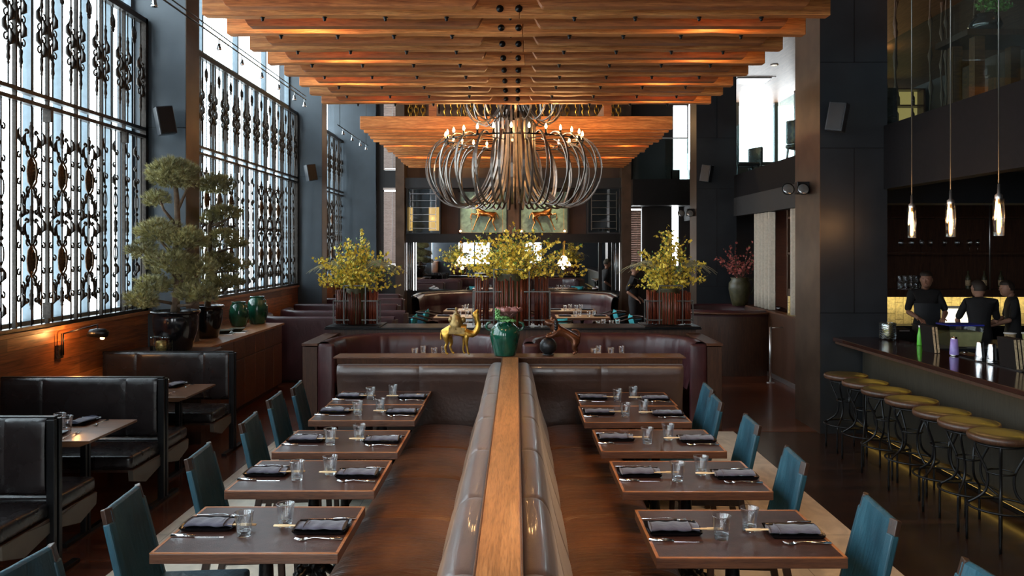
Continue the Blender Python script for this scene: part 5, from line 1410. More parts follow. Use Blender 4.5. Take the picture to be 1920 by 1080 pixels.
blossoms((3.95, 14.15, 1.48), 26, .52, .78, 'pink quince branches in the olive jug before the linen curtains', 24, petal='pinkf', bloom=7, leafy=.2, low=.3)

# ================================================================== FIGURINES ON THE LEDGE
# gilt camel with rider
cm = thing('camel_figurine', 'gilded camel statuette with saddle and small rider on the ledge', 'figurine', (-.52, 7.40, 1.06))
p = {'rump': (-.125,0,.235,.050), 'b1': (-.07,0,.245,.056), 'b2': (0,0,.245,.055), 'chest': (.06,0,.235,.052),
     'n1': (.115,0,.185,.040), 'n2': (.158,0,.22,.036), 'n3': (.172,0,.28,.029), 'n4': (.155,0,.335,.024), 'hd': (.135,0,.375,.026), 'hd2': (.155,0,.40,.019), 'mz': (.172,0,.425,.012), 'jaw': (.178,0,.385,.010),
     'e1': (.118,.02,.385,.007), 'e2': (.118,-.02,.385,.007),
     'h1': (-.135,-.03,.17,.032), 'h2': (-.115,-.032,.115,.016), 'h3': (-.135,-.032,.075,.012), 'h4': (-.125,-.032,.022,.009), 'h5': (-.105,-.032,.012,.013),
     'g1': (-.105,.03,.17,.032), 'g2': (-.08,.032,.11,.016), 'g3': (-.095,.032,.07,.012), 'g4': (-.075,.032,.022,.009), 'g5': (-.055,.032,.012,.013),
     'f1': (.06,-.03,.16,.024), 'f2': (.062,-.03,.105,.015), 'f3': (.07,-.03,.06,.010), 'f4': (.075,-.03,.020,.009), 'f5': (.092,-.03,.012,.013),
     'k1': (.04,.03,.16,.024), 'k2': (.035,.03,.105,.015), 'k3': (.028,.03,.06,.010), 'k4': (.032,.03,.020,.009), 'k5': (.05,.03,.012,.013),
     't1': (-.17,0,.225,.010), 't2': (-.18,0,.17,.007), 't3': (-.175,0,.14,.009)}
e = chain('rump','b1','b2','chest','n1','n2','n3','n4','hd','hd2','mz') + [('hd','jaw'), ('hd','e1'), ('hd','e2')] + chain('rump','h1','h2','h3','h4','h5') + chain('rump','g1','g2','g3','g4','g5') + chain('chest','f1','f2','f3','f4','f5') + chain('chest','k1','k2','k3','k4','k5') + chain('rump','t1','t2','t3')
skin('camel_body', p, e, M['gold'], cm, 2, root='b2')
MB().lathe([(.0,.105), (.02,.10), (.045,.06), (.062,.0), (.066,-.05), (.060,-.055), (0,.03)], 16, (-.035, 0, .29)).ell((-.085,0,.325), (.024,.03,.032), 10, 7).ell((.03,0,.325), (.024,.03,.030), 10, 7).box(-.10, .045, -.064, -.056, .20, .26).build('saddle', M['gold_dull'], cm)
p = {'hip': (-.035,0,.345,.022), 'ch': (-.035,0,.385,.020), 'nk': (-.035,0,.407,.009), 'hd': (-.035,0,.425,.017), 'top': (-.035,0,.445,.010),
     'a1': (-.03,.026,.385,.010), 'a2': (.0,.024,.362,.008), 'c1': (-.03,-.026,.385,.010), 'c2': (.0,-.024,.362,.008), 'l1': (-.02,.045,.325,.012), 'l2': (-.01,.05,.28,.009), 'm1': (-.02,-.045,.325,.012), 'm2': (-.01,-.05,.28,.009)}
skin('rider', p, chain('hip','ch','nk','hd','top')+chain('ch','a1','a2')+chain('ch','c1','c2')+chain('hip','l1','l2')+chain('hip','m1','m2'), M['gold_dull'], cm, 2)
# green vase with succulents
gv = thing('green_vase', 'dark green glazed vase with two loop handles at the ledge centre', 'vase', (-.105, 7.38, 1.06))
MB().lathe([(0,0), (.095,0), (.100,.008), (.108,.04), (.135,.15), (.140,.20), (.125,.255), (.085,.29), (.068,.305), (.072,.325), (.080,.33), (.070,.33), (.055,.30), (0,.29)], 36).build('body', M['green'], gv)
for s in (-1, 1): MB().tube([(s*(.135+.036*sin(a)), 0, .268-.036*cos(a)) for a in [pi*1.15*i/12 - .3 for i in range(13)]], .012, n=8).build('handle', M['green'], gv)
for s in (-1, 1): MB().tube([(s*.045-.0,-.075,.300), (s*.045-.018,-.095,.285), (s*.045,-.10,.270), (s*.045+.018,-.095,.285), (s*.045,-.075,.300)], .006, n=6).build('lug', M['green'], gv)
sc_ = thing('succulent', 'pink and green succulent rosettes filling the green vase', 'plant', (-.105, 7.38, 1.375))
def rosette(c, n, rings, s, mat, nm, tilt=.5, base_el=.15, wd=.42):
    m = MB()
    for k in range(rings):
        nn = n - k
        for i in range(nn):
            a = 2*pi*i/nn + k*.5; el = base_el + tilt*k/rings*2.0; L = s*(1 - .22*k)
            d = Vector((cos(a)*cos(el), sin(a)*cos(el), sin(el))); sd = Vector((-sin(a), cos(a), 0)); up = d.cross(sd)*-1
            def fn(u, v, d=d, sd=sd, up=up, L=L): w_ = L*wd*sin(pi*min(1, v*.86+.12))**.8; q = (u-.5)*2; return Vector(c) + d*L*v + sd*w_*q + up*(-.25*L*q*q*v + .18*L*v*v)
            m.grid(fn, 5, 6)
    o = m.build(nm, mat, sc_); md = o.modifiers.new('thick', 'SOLIDIFY'); md.thickness = .004; return o
rosette((.03, .02, .03), 7, 3, .155, M['rosette'], 'pink_rosette', .42, .62, .50)
rosette((-.025, -.05, .03), 8, 4, .065, M['rosette_g'], 'green_rosette', .4)
rosette((.03, -.06, .0), 8, 3, .075, M['rosette_g'], 'green_rosette', .3)
m = MB()
for i in range(26):
    a = i*2.4; m.ell((-.065+.018*cos(a), -.055+.018*sin(a), .02+.0038*i), (.009,.009,.012), 6, 5)
m.tube([(0,0,-.03), (0,0,.04)], .05, n=12).build('sprig', M['rosette_g'], sc_)
# lion on a ball
ln = thing('lion_figurine', 'brown bronze lion statuette with forepaws on a dark ball', 'figurine', (.50, 7.40, 1.06))
MB().ell((-.205, 0, .083), .080, 24, 16).lathe([(0,0), (.05,0), (.055,.008), (0,.012)], 20, (-.205,0,0)).build('ball', M['ball'], ln)
p = {'rump': (.035,0,.155,.046), 'b1': (-.01,0,.185,.046), 'b2': (-.07,0,.215,.050), 'chest': (-.125,0,.225,.055), 'neck': (-.155,0,.275,.050), 'hd': (-.195,0,.315,.040), 'mz': (-.235,0,.308,.026), 'jaw': (-.232,0,.280,.014), 'crn': (-.16,0,.335,.028),
     'e1': (-.175,.032,.345,.008), 'e2': (-.175,-.032,.345,.008),
     'f1': (-.155,-.04,.185,.026), 'f2': (-.20,-.042,.178,.018), 'f3': (-.235,-.040,.170,.019), 'k1': (-.14,.04,.19,.026), 'k2': (-.19,.042,.185,.018), 'k3': (-.22,.038,.178,.019),
     'h1': (.040,-.032,.105,.034), 'h2': (.025,-.034,.065,.018), 'h3': (.045,-.034,.030,.012), 'h4': (.02,-.034,.013,.016),
     'g1': (.06,.032,.105,.034), 'g2': (.05,.034,.065,.018), 'g3': (.068,.034,.030,.012), 'g4': (.045,.034,.013,.016),
     't1': (.085,0,.165,.012), 't2': (.098,0,.155,.012), 't3': (.085,0,.205,.012), 't4': (.05,0,.235,.014), 't5': (.01,0,.232,.008)}
e = chain('rump','b1','b2','chest','neck','hd','mz') + [('hd','jaw'), ('neck','crn'), ('crn','e1'), ('crn','e2')] + chain('chest','f1','f2','f3') + chain('chest','k1','k2','k3') + chain('rump','h1','h2','h3','h4') + chain('rump','g1','g2','g3','g4') + chain('rump','t1','t3','t4','t5')
p.pop('t2')
skin('lion_body', p, e, M['lion'], ln, 2, root='b1')
m = MB()
for i in range(14):
    a = 2*pi*i/14; m.ell((-.135, .050*cos(a), .27+.052*sin(a)), (.018,.014,.018), 7, 5)
m.build('mane', M['ball'], ln)

# ================================================================== BAR
bc = thing('bar_counter', 'long dark polished bar counter with lit underside on the bar side', 'bar', (0, 0, 0))
MB().box(3.48, 4.12, -3.5, 8.80, 1.03, 1.07).build('counter_top', M['bartop'], bc, bevel=.006)
MB().box(3.50, 3.54, -3.5, 8.78, 1.0, 1.03).build('counter_lip', M['walnut_dark'], bc, bevel=.003)
MB().box(3.80, 4.10, -3.5, 8.78, .10, 1.03).build('front_panel', M['barfront'], bc)
MB().box(3.86, 4.08, -3.5, 8.78, .004, .10).build('toe_kick', M['black'], bc)
MB().box(3.72, 3.74, -3.4, 8.7, 1.012, 1.018).build('upper_light_strip', M['led'], bc)
MB().box(3.770, 3.785, -3.4, 8.7, .085, .10).build('lower_light_strip', M['led_low'], bc)
fr = MB(); fr.tube([(3.66, -3.4, .17), (3.66, 8.6, .17)], .022, n=10)
for y in range(-3, 9): fr.tube([(3.66, y, .17), (3.80, y, .14)], .012, n=6)
fr.build('foot_rail', M['gold_dull'], bc)
light('bar_under_light', 'AREA', (3.72, 2.6, 1.005), 7, (1, .62, .06), size=.02, size_y=12, rot=(0, R(-12), 0))
light('bar_foot_light', 'AREA', (3.765, 2.6, .08), .12, (1, .62, .06), size=.015, size_y=12, rot=(0, R(20), 0))
# return counter and work station
rc = thing('work_counter', 'black work counter behind the bar joining the column', 'counter', (6.3, 9.6, 0))
MB().box(-2.1, 2.4, -.45, .45, .86, .90).build('counter_top', M['steelblue_dark'], rc)
MB().box(-2.1, 2.4, -.42, .42, .004, .86).build('body', M['black'], rc)
m = MB()
for i in range(11): m.box(-1.1, 1.9, -.44+i*.02, -.43+i*.02, .90, .906)
m.build('drain_rail', M['alum'], rc)
# back bar wall
bb = thing('back_bar', 'dark back bar with tiled splash lit in amber and glass shelves above', 'shelving', (6.6, 12.35, 0))
MB().box(-2.4, 2.1, -.32, .0, .84, .88).build('counter_top', M['steelblue_dark'], bb)
MB().box(-2.4, 2.1, -.30, .0, .004, .84).build('base_cabinet', M['black'], bb)
MB().box(-2.4, 2.1, .0, .03, .88, 1.31).build('tile_splash', M['tile'], bb)
MB().box(-2.4, 2.1, -.28, .05, 1.31, 1.42).build('lower_shelf', M['walnut_dark'], bb)
MB().box(-2.4, 2.1, -.26, .05, 1.95, 1.98).build('middle_shelf', M['walnut_dark'], bb)
MB().box(-2.4, 2.1, -.26, .05, 2.50, 2.53).build('upper_shelf', M['walnut_dark'], bb)
MB().box(-2.4, 2.1, .03, .08, 1.31, 2.98).build('back_panel', M['walnut_dark'], bb)
MB().tube([(-1.05,-.27,1.42), (-1.05,-.27,2.98)], .012, n=6).build('shelf_rod', M['alum'], bb)
MB().tube([(.55,-.27,1.42), (.55,-.27,2.98)], .012, n=6).build('shelf_rod', M['alum'], bb)
light('splash_light', 'AREA', (6.45, 12.18, 1.30), 9, (1, .78, .30), size=4.4, size_y=.04, rot=(R(25), 0, 0))
def q_wine():
    t = thing('wine_glass', 'x', 'glass')
    MB().lathe([(.0,0), (.033,0), (.033,.003), (.004,.008), (.0035,.085), (.012,.095), (.036,.13), (.038,.155), (.030,.20), (.0285,.20), (.0365,.155), (.0345,.131), (.010,.098), (0,.096)], 14).build('bowl', M['glasswall'], t); return t
WG = q_wine()
ORDN = ['first', 'second', 'third', 'fourth', 'fifth', 'sixth', 'seventh', 'eighth', 'ninth', 'tenth', 'eleventh', 'twelfth', 'thirteenth', 'fourteenth', 'fifteenth', 'sixteenth']
wk = 0
for k in range(16):
    x = 4.45 + k*.175 + .03*sin(k*5)
    put(WG, x, 12.22 + .03*(k % 2), 1.98, 0, 'wine glass on the middle back bar shelf, %s from the column' % ORDN[k], 'wine glasses on the %s of the middle shelf' % ('column end' if k < 6 else ('centre' if k < 11 else 'outer end')))
for k in range(9):
    x = 5.85 + .085*(k % 5); z = 1.42 if k < 5 else 1.53
    put(GL, x, 12.20, z if k < 5 else 1.525, 0, 'small tumbler %s the back bar stack, %s from the column' % (('at the base of', ORDN[k]) if k < 5 else ('on top of', ORDN[k-5])), 'tumblers %s' % ('at the base of the back bar stack' if k < 5 else 'on top of the back bar stack'))
def bottle(x, y, z, lab, matn, h=.28):
    t = thing('bottle', lab, 'bottle', (x, y, z), 0, 'dark bottles on the back bar shelf')
    MB().lathe([(0,0), (.036,0), (.037,.01), (.037,h*.6), (.030,h*.7), (.013,h*.8), (.013,h*.97), (.015,h*.97), (.015,h), (0,h)], 14).build('glass_body', M[matn], t)
    MB().lathe([(.0375,h*.2), (.0378,h*.2), (.0378,h*.5), (.0375,h*.5)], 14).build('label_band', M['paper'], t)
for k, x in enumerate((4.9, 5.12, 5.34, 6.9, 7.15, 7.4)):
    bottle(x, 12.22, 1.42, 'dark bottle on the lower back bar shelf, %s' % ('nearest the column', 'second from the column', 'third from the column', 'just past the shelf rod', 'second past the shelf rod', 'outermost by the frame edge')[k], 'olive')
# lit screens under the shelf
for k, x in enumerate((6.62, 8.1)):
    t = thing('lit_screen', 'glowing pale screen on the back bar counter, %s' % ('between the two staff', 'at the frame edge')[k], 'screen', (x, 11.98, .88), -.1, 'lit screens on the back bar')
    MB().box(-.24, .24, -.02, .02, .02, .30).box(-.06, .06, -.03, .05, 0, .03).build('case', M['white'], t, bevel=.008)
    MB().box(-.21, .21, -.026, -.02, .05, .26).build('display', M['tableglow'], t)

# ------------------------------------------------------------------ things on the bar
t = thing('candle_lantern', 'cut glass candle lantern on the column end of the bar', 'candle holder', (3.97, 8.55, 1.07))
MB().lathe([(.0,0), (.075,0), (.08,.01), (.082,.17), (.075,.185), (.068,.185), (.074,.17), (.072,.015), (0,.012)], 20).build('glass_body', M['pane_cab'], t)
MB().lathe([(0,.015), (.055,.015), (.06,.06), (.05,.13), (.04,.15), (0,.15)], 12).build('candle', M['candle'], t)
for k in range(7): MB().tube([((.083)*cos(2*pi*i/40), .083*sin(2*pi*i/40), .025+.024*k+.008*sin(i*pi/2)) for i in range(40)], .003, n=5, closed=True).build('etched_band', M['cage'], t)
t = thing('card_machine', 'squat black till machine on the bar beside the lantern', 'till', (4.28, 8.95, 1.0))
MB().rbox(-.13, .13, -.12, .12, 0, .15, .03).build('case', M['black'], t); MB().box(-.05, .06, -.125, -.118, .13, .145).build('slot', M['alum'], t)
MB().box(-.14, .14, -.15, .15, -.10, 0).build('stand', M['steelblue_dark'], t)
t = thing('napkin_caddy', 'upright black caddy next to the till machine', 'caddy', (4.52, 8.95, 1.0))
MB().box(-.06, .06, -.06, .06, 0, .19).box(-.07, .07, -.07, .07, -.14, 0).build('box_body', M['black'], t, bevel=.006); MB().box(-.07, .07, -.065, .065, .185, .20).build('lid', M['steelblue_dark'], t)
t = thing('green_bottle', 'small bright green labelled bottle on the bar behind a menu', 'bottle', (4.06, 8.05, 1.07))
MB().lathe([(0,0), (.026,0), (.028,.01), (.024,.10), (.014,.14), (.010,.18), (0,.18)], 14).build('body', M['lime'], t); MB().lathe([(0,.18), (.012,.18), (.012,.20), (0,.20)], 10).build('cap', M['white'], t)
def menus(x, y, rz, n, lab):
    t = thing('menu_stack', lab, 'menu', (x, y, 1.07), rz)
    for k in range(n):
        MB().xf(Matrix()).box(-.012, .012, -.11, .11, 0, .25).xf(Matrix.Translation((k*.03, 0, 0)) @ Matrix.Rotation(R(-6), 4, 'Y')).build('menu_cover', M['book'], t, bevel=.002)
        MB().box(-.009, .009, -.113, -.109, .005, .245).xf(Matrix.Translation((k*.03, 0, 0)) @ Matrix.Rotation(R(-6), 4, 'Y')).build('page_edges', M['paper'], t)
menus(3.90, 7.55, .0, 2, 'upright dark menus beside the green bottle')
menus(4.02, 6.52, .0, 3, 'upright dark menus at the frame edge end of the bar')
t = thing('purple_shaker', 'purple sleeved cocktail shaker on the bar', 'shaker', (3.98, 7.27, 1.07))
MB().lathe([(0,0), (.034,0), (.038,.012), (.0,.013)], 20).lathe([(.026,.155), (.024,.172), (.0,.173)], 20).build('steel_cup', M['chrome'], t)
MB().lathe([(.0385,.013), (.040,.02), (.030,.155), (.026,.156)], 20).build('sleeve', M['purple'], t)
for k, (x, y) in enumerate(((4.00, 6.90), (4.02, 6.76))):
    t = thing('steel_shaker', 'polished steel shaker tin on the bar, %s' % ('left one of the pair', 'right one of the pair, by the menus')[k], 'shaker', (x, y, 1.07), 0, 'steel shaker tins')
    MB().lathe([(0,0), (.038,0), (.042,.006), (.038,.05), (.028,.165), (.026,.17), (0,.171)], 24).build('tin', M['chrome'], t); MB().lathe([(.0415,.012), (.043,.014), (.0415,.02)], 24).build('rim_bead', M['chrome'], t)
t = thing('bar_mat', 'flat black rubber mat on the inner bar edge', 'mat', (4.04, 6.8, 1.07))
MB().box(-.06, .06, -.5, .4, 0, .008).build('mat_sheet', M['black'], t) 
t = thing('juice_tub', 'clear square tub of cloudy juice with dark blue lid', 'container', (5.2, 9.38, .906))
MB().prism([(-.17, 0), (.17, 0), (.20, .24), (-.20, .24)], 'y', -.14, .14).build('tub_wall', M['pane_cab'], t)
MB().prism([(-.165, .004), (.165, .004), (.19, .17), (-.19, .17)], 'y', -.135, .135).build('juice', M['lemon'], t)
MB().box(-.205, .205, -.15, .15, .24, .258).build('lid', M['bluelid'], t, bevel=.004)
for k, x in enumerate((5.77, 5.98)):
    t = thing('deli_cup', 'translucent plastic cup of fruit garnish, %s' % ('closer to the juice tub', 'farther from the juice tub')[k], 'cup', (x, 9.35, .906), 0, 'garnish cups')
    MB().lathe([(0,0), (.045,0), (.06,.14), (.064,.15), (0,.15)], 18).build('cup_body', M['lemon'] if k else M['paper'], t); MB().lathe([(.06,.14), (.068,.142), (.068,.155), (0,.157)], 18).build('lid', M['white'], t)
t = thing('fruit_tray', 'brown tray with bar tools behind the purple shaker', 'tray', (4.65, 8.55, .906)); MB().box(-.25, .25, -.12, .12, 0, .02).build('tray_base', M['walnut'], t, bevel=.004)
MB().tube([(-.2,0,.03), (.1,.02,.03)], .006, n=6).ell((.15,0,.03), (.03,.02,.012), 8, 5).build('spoon', M['chrome'], t)
struct('trim_speed_rail', MB().box(4.14, 4.95, 4.5, 8.75, .004, .90), M['black'])

# ------------------------------------------------------------------ stools
def make_stool():
    t = thing('bar_stool', 'x', 'stool')
    MB().lathe([(0,.715), (.17,.715), (.205,.725), (.212,.745), (.208,.765), (.198,.770), (.193,.764), (0,.764)], 36).build('seat_ring', M['walnut_dark'], t)
    MB().lathe([(.194,.764), (.185,.772), (.10,.776), (0,.777)], 36).build('seat_pad', M['stoolseat'], t)
    for k in range(4):
        a = pi/4 + pi/2*k; c, s = cos(a), sin(a)
        pr = [(.15,.71), (.155,.66), (.12,.58), (.085,.50), (.078,.42), (.10,.345), (.16,.29), (.198,.26), (.205,.20), (.205,.0)]
        sm = smooth_prof(pr, 30); MB().tube([(r*c, r*s, z) for r, z in sm], .0095, n=7).build('leg', M['black'], t)
    MB().tube([(.205*cos(2*pi*i/36), .205*sin(2*pi*i/36), .265) for i in range(36)], .009, n=6, closed=True).build('foot_ring', M['black'], t)
    MB().tube([(.085*cos(2*pi*i/24), .085*sin(2*pi*i/24), .50) for i in range(24)], .007, n=6, closed=True).build('brace_ring', M['black'], t)
    MB().tube([(.155*cos(2*pi*i/24), .155*sin(2*pi*i/24), .70) for i in range(24)], .008, n=6, closed=True).build('brace_ring', M['black'], t)
    return t
STL = make_stool()
for k, y in enumerate((8.13, 7.68, 7.25, 6.78, 6.30, 5.92, 5.53)):
    put(STL, 3.37 + .02*((k*3) % 3-1), y, .0, .3*k, 'round backless bar stool, %s' % ('farthest, next to the column', 'second from the column', 'third from the column', 'fourth from the column, midway along the row', 'fifth from the column', 'sixth from the column', 'nearest to the camera, partly cut by the frame')[k], 'bar stools')

# ------------------------------------------------------------------ pendants
for k, y in enumerate((7.93, 7.22, 6.50)):
    t = thing('tube_pendant', 'glowing glass tube pendant hanging over the bar, %s' % ('leftmost, nearest the column', 'middle one', 'rightmost')[k], 'pendant lamp', (3.92, y, 2.15), 0, 'tube pendants over the bar')
    MB().tube([(0,0,.42), (0,0,4.35)], .006, n=6).build('cord', M['cage'], t)
    MB().lathe([(0,.26), (.030,.26), (.030,.33), (.012,.345), (.010,.42), (0,.42)], 16).build('socket', M['alum'], t)
    MB().lathe([(.040,0), (.0425,0), (.0425,.30), (.040,.30), (.040,0)], 24).build('glass_tube', M['glasswall'], t)
    MB().lathe([(0,.02), (.012,.025), (.014,.05), (.014,.24), (.010,.26), (0,.26)], 12).build('filament', M['tubeglow'], t)
    light('pendant_light', 'POINT', (-.10, .0, .15), 5.0, (1, .50, .20), size=.05, parent=t)

# ------------------------------------------------------------------ gallery things seen through the balustrade
t = thing('console_table', 'tall rough wooden console on the gallery carrying a round pot', 'table', (4.85, 8.1, 3.33))
MB().box(-.45, .45, -.3, .3, .80, .86).build('top', M['walnut_dark'], t)
for sx in (-1, 1):
    for sy in (-1, 1): MB().box(sx*.3-.05, sx*.3+.05, sy*.2-.05, sy*.2+.05, 0, .80).build('leg', M['walnut'], t)
t = thing('round_pot', 'round black pot on the gallery console', 'pot', (4.75, 8.1, 4.19))
MB().lathe([(0,0), (.07,0), (.13,.05), (.155,.11), (.13,.18), (.10,.20), (.11,.22), (.09,.21), (0,.19)], 24).build('body', M['dkglaze'], t)
blossoms((4.75, 8.1, 4.38), 16, .30, .55, 'bare dark twigs and green leaves in the gallery pot', 31, petal='leaf', bloom=4, leafy=2.0, low=.3)
gsh = thing('bottle_rack', 'tall rack of lit bottles at the far end of the gallery', 'shelving', (7.52, 17.2, 3.33))
m = MB()
for z in (.0, .35, .7, 1.05, 1.4, 1.75, 2.1): m.box(-1.5, 1.2, -.15, .15, z, z+.025)
m.box(-1.5, -1.46, -.15, .15, 0, 2.12).box(1.16, 1.2, -.15, .15, 0, 2.12); m.build('shelf_frame', M['walnut_dark'], gsh)
MB().box(-1.46, 1.16, .12, .14, .02, 2.1).build('lit_back', emis('dim_amber', (1,.68,.22), .45), gsh)
grg = random.Random(3)
for r_ in range(4):
    for k in range(9):
        bx = 7.52-1.36+k*.29+grg.uniform(-.03,.03)
        t = thing('gallery_bottle', 'dark bottle on the %s shelf of the gallery rack, %s from the left' % (('lowest', 'second', 'third', 'top')[r_], ORDN[k]), 'bottle', (bx, 17.15, 3.33+.025+.35*(r_+2)), 0, 'bottles on the %s gallery rack shelf' % ('lowest', 'second', 'third', 'top')[r_])
        MB().lathe([(0,0), (.038,0), (.038,.17), (.013,.22), (.013,.29), (0,.29)], 8).build('glass_body', M['olive' if k % 2 else 'dkglaze'], t)
hc = thing('rope_screen', 'dark knotted ropes hanging in a row on the gallery behind the glass', 'screen', (5.2, 11.2, 3.33))
for k in range(9):
    x = -.6 + .22*k; y = .35*sin(k*2)
    m = MB(); m.tube([(x + .008*sin(j), y, .02+.113*j) for j in range(21)], [.012 if j % 4 else .034 for j in range(21)], n=6); m.build('rope', M['stem'], hc)
for k, (x, y) in enumerate(((4.75, 16.6), (5.35, 17.3), (4.9, 13.6), (5.6, 12.3), (4.9, 11.0))):
    t = thing('gallery_chair', 'dark chair on the gallery behind the glass, %s' % ('closest to the bright window', 'second from the bright window', 'third, beyond the near column', 'fourth, deeper in the gallery', 'fifth, closest to the camera')[k], 'chair', (x, y, 3.33), .4*k, 'gallery chairs')
    MB().rbox(-.24, .24, -.24, .24, .40, .48, .03).build('seat', M['booth_leather'], t)
    MB().rbox(-.25, -.19, -.22, .22, .48, .88, .025).build('backrest', M['booth_leather'], t)
    for sx in (-1, 1):
        for sy in (-1, 1): MB().bar((sx*.2, sy*.2, .41), (sx*.23, sy*.22, 0), .03).build('leg', M['black'], t)
for k, (x, y) in enumerate(((5.0, 15.5), (6.4, 14.2), (5.6, 12.4))):
    t = thing('ceiling_downlight', 'small round downlight in the gallery ceiling, %s' % ('nearest the bright window', 'deepest in', 'closest to the camera')[k], 'downlight', (x, y, 5.6), 0, 'gallery downlights')
    MB().lathe([(.05,-.001), (.075,-.001), (.075,-.012), (.05,-.012)], 18).build('trim_ring', M['white'], t); MB().lathe([(0,-.004), (.05,-.004)], 18).build('lens', emis('downlight_glow', (1,.8,.5), 6), t)
t = thing('ceiling_vent', 'square black air vent in the pale gallery ceiling', 'vent', (4.95, 16.9, 5.6)); MB().box(-.35, .35, -.3, .3, -.03, 0).build('grille', M['black'], t); MB().box(-.42, .42, -.37, .37, -.012, 0).build('frame', M['white'], t)

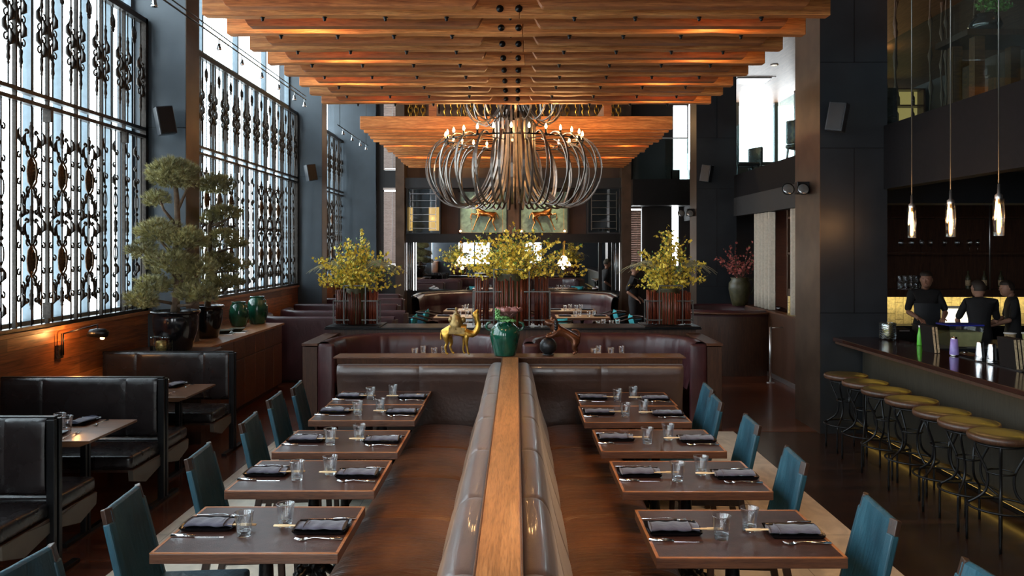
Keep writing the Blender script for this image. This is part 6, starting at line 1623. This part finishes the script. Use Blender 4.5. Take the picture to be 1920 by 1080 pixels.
# ================================================================== PEOPLE
def person(name, label, loc, rz, pose, h=1.72, cap=False, apron=False):
    k = h/1.72
    t = thing(name, label, 'person', loc, rz)
    # faces local +x
    J = {'pel': (0,0,.93,.125,.155), 'wa': (.0,0,1.07,.105,.135), 'ch': (.01,0,1.25,.115,.165), 'sh': (.0,0,1.40,.085,.12), 'nk': (.01,0,1.47,.052), 'nk2': (.02,0,1.52,.048),
         'sl': (.0,.16,1.405,.062), 'sr': (.0,-.16,1.405,.062)}
    J.update(pose)
    E = chain('pel','wa','ch','sh','nk') + chain('sh','sl','el') + chain('sh','sr','er') + chain('pel','hl','kl','al') + chain('pel','hr','kr','ar')
    sc_ = lambda p: tuple([p[0]*k, p[1]*k, p[2]*k] + [q*k for q in p[3:]])
    body = {q: sc_(J[q]) for q in ('pel','wa','ch','sh','nk','sl','sr','el','er','hl','kl','al','hr','kr','ar')}
    skin('body', body, E, M['cloth'], t, 2, root='pel')
    H = Vector(J['head'][:3])*k; r = J['head'][3]*k; yaw = J['head'][4]
    Mh = Matrix.Translation(H) @ Matrix.Rotation(yaw, 4, 'Z')
    hd = MB(); hd.ell((0,0,0), (r*.95, r*.76, r*1.2), 20, 16).ell((r*.22,0,-r*.62), (r*.62,r*.52,r*.5), 14, 10)
    hd.tube([(r*.80,0,r*.18), (r*1.03,0,-r*.20), (r*.86,0,-r*.30)], [r*.07,r*.10,r*.07], n=8)
    for s in (-1, 1):
        hd.ell((-.02*r, s*r*.78, -r*.02), (r*.16, r*.07, r*.26), 8, 6); hd.ell((r*.83, s*r*.30, r*.10), (r*.10, r*.15, r*.07), 8, 6)
    hd.ell((r*.82,0,-r*.58), (r*.10,r*.26,r*.07), 8, 6)
    hd.xf(Mh)
    hd.tube([Vector(J['nk'][:3])*k, H - Vector((0,0,r*.5))], [.052*k, .050*k], n=12)
    hd.build('head', M['skin'], t)
    hr = MB(); 
    hr.grid(lambda u, v: tuple(Mh @ Vector(((r*1.02*sin(pi*.56*v)*cos(2*pi*u)) - r*.08, r*.84*sin(pi*.56*v)*sin(2*pi*u), r*1.27*cos(pi*.56*v) if cos(2*pi*u) < .25 else r*1.27*cos(pi*.36*v)))), 24, 10)
    hr.build('hair', M['hair'], t)
    if cap:
        cp = MB(); cp.grid(lambda u, v: tuple(Mh @ Vector((r*1.10*sin(pi*.46*v)*cos(2*pi*u)-r*.05, r*.92*sin(pi*.46*v)*sin(2*pi*u), r*.15+r*1.22*cos(pi*.46*v)))), 24, 8)
        cp.ell(tuple(Mh @ Vector((r*.95, 0, r*.42))), (r*.55, r*.62, r*.07), 14, 6); cp.build('cap', M['cap'], t)
    for s, (e, w_) in enumerate((('el','wl'), ('er','wr'))):
        A = Vector(J[e][:3])*k; B = Vector(J[w_][:3])*k; d = (B-A).normalized()
        sd = d.cross(Vector((0,0,1))).normalized() if abs(d.z) < .95 else Vector((0,1,0)); up = sd.cross(d)
        P = {'a': tuple(A)+(.040*k,), 'm': tuple(A.lerp(B,.5))+(.036*k,), 'w': tuple(B)+(.026*k,), 'p': tuple(B+d*.05*k)+(.034*k,.018*k), 'q': tuple(B+d*.085*k)+(.036*k,.015*k)}
        Ee = chain('a','m','w','p','q')
        for f in range(4):
            o = (f-1.5)*.019*k; L = (.055,.066,.070,.062)[3-f]*k
            P['f%d' % f] = tuple(B+d*.10*k+sd*o)+(.010*k,); P['g%d' % f] = tuple(B+d*(.10*k+L*.5)+sd*o-up*.012)+(.009*k,); P['h%d' % f] = tuple(B+d*(.10*k+L*.9)+sd*o-up*.035)+(.008*k,)
            Ee += chain('q', 'f%d' % f, 'g%d' % f, 'h%d' % f)
        s_ = 1 if s else -1
        P['t1'] = tuple(B+d*.05*k+sd*s_*.038)+(.011*k,); P['t2'] = tuple(B+d*.085*k+sd*s_*.052-up*.01)+(.009*k,); Ee += chain('p','t1','t2')
        skin('forearm', P, Ee, M['skin'], t, 1, root='m')
    for s, kk in ((1,'al'), (-1,'ar')):
        A = Vector(J[kk][:3])*k
        MB().ell((A.x+.06, A.y, .045), (.135, .05, .045), 12, 8).build('shoe', M['black'], t)
    if apron:
        MB().grid(lambda u, v: ((.135+.01*cos(pi*(u-.5)))*k, (u-.5)*.34*k, (.55+.72*v)*k), 8, 8).build('apron', M['steelblue_dark'], t)
    return t
stand = {'el': (-.06,.25,1.13,.048), 'er': (-.05,-.25,1.13,.048), 'wl': (.12,.22,.98), 'wr': (.10,-.22,.96), 'hl': (0,.09,.86,.10), 'kl': (.02,.10,.48,.065), 'al': (-.02,.10,.08,.045),
         'hr': (0,-.09,.86,.10), 'kr': (.02,-.10,.48,.065), 'ar': (-.02,-.10,.08,.045), 'head': (.04,0,1.62,.098,0)}
person('person', 'person in black shirt and cap standing by the far pillar, looking sideways', (2.47, 16.9, .004), R(-12), dict(stand, el=(-.12,.20,1.14,.048), er=(-.12,-.20,1.14,.048), wl=(.10,.14,1.0), wr=(.06,-.16,1.0)), cap=True)
person('person', 'person in dark shirt bending slightly behind the bar, nearest the column', (5.80, 11.35, .004), R(-105), dict(stand, head=(.08,.0,1.60,.10,R(-20)), el=(.08,.25,1.15,.048), er=(.08,-.25,1.15,.048), wl=(.32,.16,1.08), wr=(.32,-.16,1.08)), h=1.72, apron=True)
person('person', 'person in black with back turned behind the bar, between the lit screens', (6.08, 10.50, .004), R(75), dict(stand, head=(.06,.0,1.58,.10,R(30)), el=(.1,.25,1.15,.048), er=(.1,-.25,1.15,.048), wl=(.34,.18,1.06), wr=(.34,-.18,1.06)), h=1.64)
person('person', 'person in black facing a coworker behind the bar, nearest the frame edge', (6.80, 10.95, .004), R(160), dict(stand, head=(.08,.0,1.58,.10,R(15)), wl=(.30,.14,1.05), wr=(.30,-.14,1.05), el=(.06,.24,1.15,.048), er=(.06,-.24,1.15,.048)), h=1.62)
